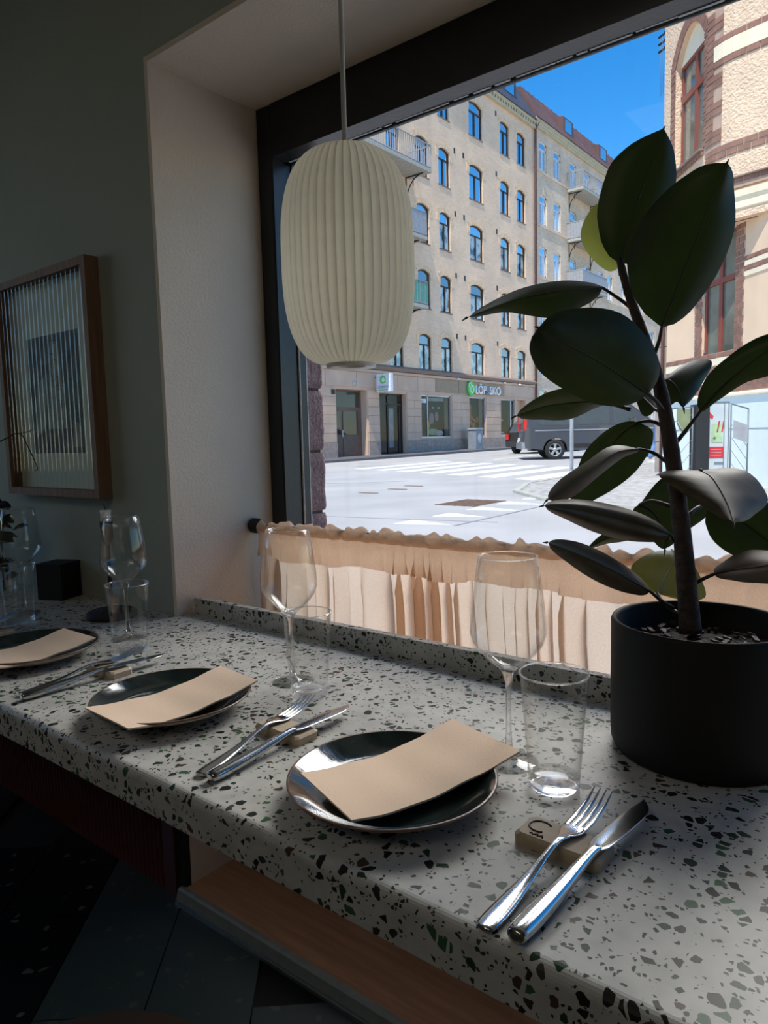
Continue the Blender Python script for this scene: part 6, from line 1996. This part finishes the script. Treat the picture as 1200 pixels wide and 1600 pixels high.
# leaves: petiole, midrib, left edge, right edge (world coordinates), bulge
LEAVES=[
([(-0.3559,0.9657,1.3107),(-0.3579,0.9662,1.3261)],[(-0.3579,0.9662,1.3261),(-0.347,0.9751,1.3772),(-0.3341,0.9854,1.4259),(-0.323,0.9931,1.4657),(-0.3134,0.998,1.4944)],[(-0.3579,0.9662,1.3261),(-0.3863,0.9611,1.3821),(-0.3815,0.9682,1.4367),(-0.3636,0.9781,1.472),(-0.3134,0.998,1.4944)],[(-0.3579,0.9662,1.3261),(-0.3337,0.9995,1.3546),(-0.3084,1.0236,1.413),(-0.3042,1.0237,1.4573),(-0.3134,0.998,1.4944)],0.006),
([(-0.3107,0.9611,1.1968),(-0.3019,0.9582,1.2186),(-0.3,0.9618,1.2351)],[(-0.3,0.9618,1.2351),(-0.2814,0.9713,1.2918),(-0.263,0.9802,1.3457),(-0.2467,0.9868,1.3944),(-0.2332,0.9893,1.4294)],[(-0.3,0.9618,1.2351),(-0.3396,0.9443,1.3128),(-0.3234,0.9552,1.3762),(-0.2801,0.9807,1.4239),(-0.2332,0.9893,1.4294)],[(-0.3,0.9618,1.2351),(-0.2599,1.0033,1.2772),(-0.2319,1.0248,1.3487),(-0.2303,1.0182,1.4061),(-0.2332,0.9893,1.4294)],0.006),
([(-0.3622,0.9876,1.3195),(-0.3677,0.9976,1.3315)],[(-0.3677,0.9976,1.3315),(-0.3841,1.0044,1.3606),(-0.397,1.0136,1.3866),(-0.4066,1.0255,1.4131),(-0.4089,1.0431,1.4381)],[(-0.3677,0.9976,1.3315),(-0.3933,0.9933,1.3315),(-0.4227,0.9914,1.3739),(-0.4224,1.013,1.4136),(-0.4089,1.0431,1.4381)],[(-0.3677,0.9976,1.3315),(-0.3701,1.0156,1.3601),(-0.378,1.0293,1.3905),(-0.3909,1.0385,1.4172),(-0.4089,1.0431,1.4381)],0.004),
([(-0.3439,0.9697,1.2678),(-0.353,0.9636,1.2766),(-0.3739,0.9492,1.2943)],[(-0.3739,0.9492,1.2943),(-0.3935,0.9071,1.2894),(-0.4215,0.871,1.2826),(-0.4568,0.8415,1.273),(-0.5035,0.8148,1.2562)],[(-0.3739,0.9492,1.2943),(-0.3725,0.8684,1.2908),(-0.3962,0.8274,1.2866),(-0.4358,0.803,1.2759),(-0.5035,0.8148,1.2562)],[(-0.3739,0.9492,1.2943),(-0.3964,0.9242,1.2673),(-0.4226,0.8921,1.2543),(-0.4681,0.8535,1.2629),(-0.5035,0.8148,1.2562)],0.004),
([(-0.2942,0.9644,1.1212),(-0.295,0.94,1.1357),(-0.3031,0.9223,1.1486)],[(-0.3031,0.9223,1.1486),(-0.3209,0.885,1.1688),(-0.3407,0.8462,1.1896),(-0.3584,0.8083,1.2049),(-0.3786,0.7689,1.2239)],[(-0.3031,0.9223,1.1486),(-0.2939,0.9236,1.1965),(-0.3214,0.8843,1.2448),(-0.3588,0.8273,1.2503),(-0.3786,0.7689,1.2239)],[(-0.3031,0.9223,1.1486),(-0.342,0.8771,1.135),(-0.3791,0.8268,1.1583),(-0.3962,0.7892,1.1882),(-0.3786,0.7689,1.2239)],0.008),
([(-0.3378,0.9566,1.1314),(-0.3728,0.956,1.1434)],[(-0.3728,0.956,1.1434),(-0.3964,0.9469,1.1444),(-0.4202,0.9373,1.1427),(-0.4477,0.9245,1.1394),(-0.4816,0.9056,1.1281)],[(-0.3728,0.956,1.1434),(-0.38,0.9289,1.1617),(-0.4084,0.9108,1.1628),(-0.4401,0.8991,1.154),(-0.4816,0.9056,1.1281)],[(-0.3728,0.956,1.1434),(-0.3994,0.9767,1.1345),(-0.4284,0.9666,1.122),(-0.4586,0.947,1.1221),(-0.4816,0.9056,1.1281)],0.004),
([(-0.3066,0.9938,1.1263),(-0.3215,1.0083,1.1315)],[(-0.3215,1.0083,1.1315),(-0.333,1.0164,1.1411),(-0.3432,1.0254,1.149),(-0.3521,1.0353,1.1561),(-0.3539,1.0512,1.165)],[(-0.3215,1.0083,1.1315),(-0.3379,1.0103,1.1234),(-0.3499,1.0189,1.1402),(-0.3564,1.0318,1.1553),(-0.3539,1.0512,1.165)],[(-0.3215,1.0083,1.1315),(-0.3261,1.0222,1.1426),(-0.335,1.0327,1.1541),(-0.3438,1.0428,1.1622),(-0.3539,1.0512,1.165)],0.002),
([(-0.2996,0.987,1.1302),(-0.3064,0.9915,1.1562),(-0.3131,1.0071,1.1693)],[(-0.3131,1.0071,1.1693),(-0.3018,1.0034,1.17),(-0.2902,0.9983,1.1588),(-0.2826,0.9899,1.1463),(-0.2763,0.9801,1.1315)],[(-0.3131,1.0071,1.1693),(-0.3086,0.9941,1.141),(-0.2972,0.9896,1.1352),(-0.2863,0.986,1.1396),(-0.2763,0.9801,1.1315)],[(-0.3131,1.0071,1.1693),(-0.2909,1.0489,1.1961),(-0.2636,1.0631,1.1964),(-0.2681,1.0375,1.1659),(-0.2763,0.9801,1.1315)],0.004),
([(-0.284,0.981,1.0873),(-0.2706,0.9812,1.1055),(-0.2563,0.9825,1.1257)],[(-0.2563,0.9825,1.1257),(-0.2322,0.9795,1.1528),(-0.2064,0.9773,1.1746),(-0.1784,0.9766,1.1953),(-0.1396,0.9842,1.213)],[(-0.2563,0.9825,1.1257),(-0.2521,0.9758,1.1603),(-0.2293,0.9734,1.1865),(-0.1872,0.9833,1.2144),(-0.1396,0.9842,1.213)],[(-0.2563,0.9825,1.1257),(-0.2358,0.986,1.1387),(-0.2049,0.9894,1.1594),(-0.1699,0.9914,1.171),(-0.1396,0.9842,1.213)],0.006),
([(-0.2999,0.9837,1.1063),(-0.3183,0.983,1.1155),(-0.3353,0.9822,1.1144)],[(-0.3353,0.9822,1.1144),(-0.3592,0.9802,1.0975),(-0.381,0.9783,1.0693),(-0.4069,0.973,1.0395),(-0.4279,0.9703,0.9994)],[(-0.3353,0.9822,1.1144),(-0.3681,0.9747,1.1102),(-0.4005,0.9642,1.0807),(-0.4178,0.9649,1.0444),(-0.4279,0.9703,0.9994)],[(-0.3353,0.9822,1.1144),(-0.3241,1.0072,1.0893),(-0.3468,1.0025,1.0449),(-0.3912,0.9815,1.009),(-0.4279,0.9703,0.9994)],0.006),
([(-0.2934,0.97,1.0607),(-0.3039,0.9504,1.0732),(-0.3186,0.9394,1.0787)],[(-0.3186,0.9394,1.0787),(-0.335,0.9034,1.0765),(-0.3499,0.8668,1.06),(-0.3669,0.8281,1.0395),(-0.3794,0.7934,1.0228)],[(-0.3186,0.9394,1.0787),(-0.3483,0.9161,1.0838),(-0.3676,0.879,1.0643),(-0.3856,0.8357,1.0419),(-0.3794,0.7934,1.0228)],[(-0.3186,0.9394,1.0787),(-0.3395,0.932,1.0673),(-0.3559,0.8989,1.0469),(-0.3757,0.8519,1.0198),(-0.3794,0.7934,1.0228)],0.004),
([(-0.2701,0.9243,0.9628),(-0.27,0.9127,0.9716)],[(-0.27,0.9127,0.9716),(-0.2931,0.8674,0.9882),(-0.3158,0.8222,1.0027),(-0.3397,0.7757,1.0144),(-0.356,0.7346,1.0212)],[(-0.27,0.9127,0.9716),(-0.2964,0.8885,0.9986),(-0.3301,0.8384,1.0169),(-0.3533,0.7884,1.0241),(-0.356,0.7346,1.0212)],[(-0.27,0.9127,0.9716),(-0.299,0.8929,0.9632),(-0.3309,0.8452,0.9758),(-0.3558,0.7942,0.999),(-0.356,0.7346,1.0212)],0.02),
([(-0.29,0.9721,0.9579),(-0.307,0.9858,0.9692)],[(-0.307,0.9858,0.9692),(-0.33,0.9769,0.9688),(-0.3532,0.9672,0.9623),(-0.373,0.9598,0.9529),(-0.395,0.9501,0.9389)],[(-0.307,0.9858,0.9692),(-0.3304,0.9778,0.9776),(-0.3536,0.9682,0.972),(-0.3754,0.9589,0.961),(-0.395,0.9501,0.9389)],[(-0.307,0.9858,0.9692),(-0.334,0.9943,0.9557),(-0.3563,0.9886,0.9476),(-0.3771,0.9777,0.9439),(-0.395,0.9501,0.9389)],0.003),
([(-0.2885,0.9789,1.0004),(-0.3122,0.9738,1.0078),(-0.3324,0.9826,1.0019)],[(-0.3324,0.9826,1.0019),(-0.3197,0.9977,0.9903),(-0.3122,1.0079,0.9735),(-0.3074,1.0157,0.9549),(-0.3088,1.0186,0.9362)],[(-0.3324,0.9826,1.0019),(-0.3403,0.9807,0.9866),(-0.3329,0.9905,0.9671),(-0.3211,1.004,0.949),(-0.3088,1.0186,0.9362)],[(-0.3324,0.9826,1.0019),(-0.301,1.0189,1.0383),(-0.26,1.0521,0.9923),(-0.2865,1.033,0.9595),(-0.3088,1.0186,0.9362)],0.004),
([(-0.2712,0.969,1.0163),(-0.2601,0.9677,1.0359),(-0.2474,0.954,1.0508)],[(-0.2474,0.954,1.0508),(-0.229,0.9355,1.0432),(-0.2134,0.914,1.0293),(-0.1993,0.891,1.0134),(-0.1879,0.8658,0.9972)],[(-0.2474,0.954,1.0508),(-0.2827,0.9046,1.049),(-0.256,0.8929,1.0297),(-0.2207,0.8845,1.0086),(-0.1879,0.8658,0.9972)],[(-0.2474,0.954,1.0508),(-0.2025,0.9909,1.0485),(-0.1745,0.9819,1.0159),(-0.1799,0.9382,0.9999),(-0.1879,0.8658,0.9972)],0.008),
([(-0.2633,0.9593,0.9915),(-0.2548,0.9802,1.0016),(-0.2471,1.0123,1.0025)],[(-0.2471,1.0123,1.0025),(-0.2265,1.0207,0.9906),(-0.2047,1.0295,0.9736),(-0.1829,1.0379,0.9544),(-0.1582,1.049,0.9377)],[(-0.2471,1.0123,1.0025),(-0.2482,1.0004,0.9675),(-0.2264,1.0078,0.9406),(-0.1882,1.0297,0.9235),(-0.1582,1.049,0.9377)],[(-0.2471,1.0123,1.0025),(-0.2209,1.0282,1.0132),(-0.1862,1.0483,1.0042),(-0.1575,1.0609,0.9745),(-0.1582,1.049,0.9377)],0.006),
([(-0.2664,0.9162,0.878),(-0.2744,0.8983,0.8888),(-0.2805,0.87,0.9064)],[(-0.2805,0.87,0.9064),(-0.2924,0.834,0.9257),(-0.3087,0.7949,0.9473),(-0.3235,0.7565,0.9652),(-0.342,0.715,0.9824)],[(-0.2805,0.87,0.9064),(-0.2987,0.863,0.9304),(-0.3237,0.8231,0.9588),(-0.3405,0.7778,0.9766),(-0.342,0.715,0.9824)],[(-0.2805,0.87,0.9064),(-0.2976,0.8495,0.9051),(-0.3212,0.8076,0.9241),(-0.3399,0.764,0.9523),(-0.342,0.715,0.9824)],0.006),
([(-0.2683,0.9511,0.8621),(-0.2894,0.9611,0.8702),(-0.3044,0.9762,0.8804)],[(-0.3044,0.9762,0.8804),(-0.3043,0.9974,0.8945),(-0.3026,1.0197,0.9073),(-0.3021,1.0412,0.9206),(-0.31,1.0553,0.9292)],[(-0.3044,0.9762,0.8804),(-0.3295,0.9777,0.898),(-0.3451,0.9864,0.9123),(-0.3325,1.0178,0.9271),(-0.31,1.0553,0.9292)],[(-0.3044,0.9762,0.8804),(-0.2601,1.0293,0.8684),(-0.2667,1.0465,0.8927),(-0.2871,1.0531,0.9202),(-0.31,1.0553,0.9292)],0.004),
([(-0.2603,0.9491,0.8958),(-0.2452,0.9501,0.909),(-0.2276,0.9526,0.9195)],[(-0.2276,0.9526,0.9195),(-0.2005,0.9434,0.9294),(-0.1769,0.931,0.9367),(-0.1515,0.9203,0.9453),(-0.1218,0.9132,0.955)],[(-0.2276,0.9526,0.9195),(-0.2238,0.9807,0.9312),(-0.1978,0.9802,0.9484),(-0.1601,0.9699,0.9512),(-0.1218,0.9132,0.955)],[(-0.2276,0.9526,0.9195),(-0.201,0.9303,0.9179),(-0.174,0.9183,0.9198),(-0.1461,0.9109,0.9263),(-0.1218,0.9132,0.955)],0.008)]
STEM= [(-0.2478, 0.9267, 0.8452), (-0.2569, 0.9353, 0.917), (-0.2683, 0.9432, 0.9978), (-0.2851, 0.9545, 1.0878), (-0.3018, 0.9633, 1.159), (-0.3176, 0.9638, 1.21), (-0.3346, 0.9629, 1.2574), (-0.3489, 0.9636, 1.301), (-0.3581, 0.9667, 1.3321)]
sp = cr(STEM, 60)
mb = MB()
rad = [lerp(0.0135, 0.0045, (k/59)**0.85)*(1+0.07*(k % 7 == 0)) for k in range(60)]
mb.tube(sp, rad, 14)
mb.build('stem', 'stem', pl)
special = {2: 'leaf_light', 17: 'leaf_light', 11: 'leaf_brown_sheen', 14: 'leaf_brown_sheen', 16: 'leaf_brown_sheen', 10: 'leaf_brown_sheen', 18: 'leaf_brown_sheen'}
leaf_words = {2: 'small yellow green leaf', 17: 'round yellow green leaf', 11: 'rolled leaf with painted brown sheen', 14: 'broad leaf with painted brown sheen', 16: 'narrow folded leaf with painted brown sheen'}
CAM = Vector((0, 0, 1.10))
for i, (pet, m_, l_, r_, bulge) in enumerate(LEAVES):
    N, K = 22, 5
    mm, ll, rrr = cr(m_, N), cr(l_, N), cr(r_, N)
    rows = []
    for a, (p, q, s_) in enumerate(zip(mm, ll, rrr)):
        t = a/(N-1)
        row = []
        cdir = (CAM-p).normalized()
        for k in range(2*K+1):
            u = (k-K)/K
            e = q if u < 0 else s_
            au = abs(u)
            pt = p.lerp(e, au)
            if au > 0:
                kf = (min(t, 0.22)/0.22)**-0.42 if 0 < t < 0.22 else ((1-t)/0.22)**-0.35 if 0.78 < t < 1 else 1.0
                e = p + (e-p)*kf
                pt = p.lerp(e, au)
            w = (e-p).length
            pt = pt + cdir*(bulge*(4*au*(1-au))*min(1, w/0.03)) + cdir*((0.0012 if i in (11, 14, 16, 10) else 0.0006)*sin(t*58+au*6)*au)
            row.append(pt)
        rows.append(row)
    tipd = (mm[-1]-mm[-2]).normalized()*0.008
    sd = tipd.cross(CAM-mm[-1]).normalized()
    rows[-1] = [mm[-1]+tipd*0.1+sd*(0.0016*(k-K)/K) for k in range(2*K+1)]
    rows.append([mm[-1]+tipd+Vector((0, 0, -0.002))+sd*(0.0003*(k-K)/K) for k in range(2*K+1)])
    mb = MB()
    mb.grid(rows, True)
    lf = mb.build('leaf', special.get(i, 'leaf'), pl)
    if i in leaf_words:
        lf['label'] = leaf_words[i]
    # midrib on the camera side and petiole
    mb = MB()
    off = [p + (CAM-p).normalized()*0.0006 for p in mm]
    mb.tube(off, [lerp(0.0013, 0.0004, k/(N-1)) for k in range(N)], 6)
    mb.build('midrib', 'midrib' if i in (2, 17) else 'petiole', lf)
    if len(pet) > 1:
        mb = MB()
        pp = cr(pet+[tuple(mm[1])], 12)
        mb.tube(pp, [lerp(0.0030, 0.0016, k/11) for k in range(12)], 8)
        mb.build('petiole', 'petiole', lf)

# ============================================================ STOOL under the camera
ST = Vector((-0.607, 0.268, 0.0))
st = empty('stool', ST, 'round brown stool seat just showing at the lower left edge', 'stool')
mb = MB(); mb.lathe([(0.0, 0.425), (0.16, 0.425), (0.17, 0.435), (0.17, 0.450), (0.160, 0.459), (0.10, 0.463), (0.0, 0.463)], 56, ST); mb.build('seat', 'seat_brown', st)
for k in range(4):
    a = pi/4+k*pi/2
    mb = MB(); mb.tube([ST+Vector((0.11*cos(a), 0.11*sin(a), 0.426)), ST+Vector((0.16*cos(a), 0.16*sin(a), 0.0))], [0.014, 0.010], 10); mb.build('leg', 'oak', st)
mb = MB(); mb.lathe([(0.136+0.006*cos(a), 0.2+0.006*sin(a)) for a in [2*pi*k/8 for k in range(9)]], 32, ST); mb.build('foot_ring', 'black_matt', st)
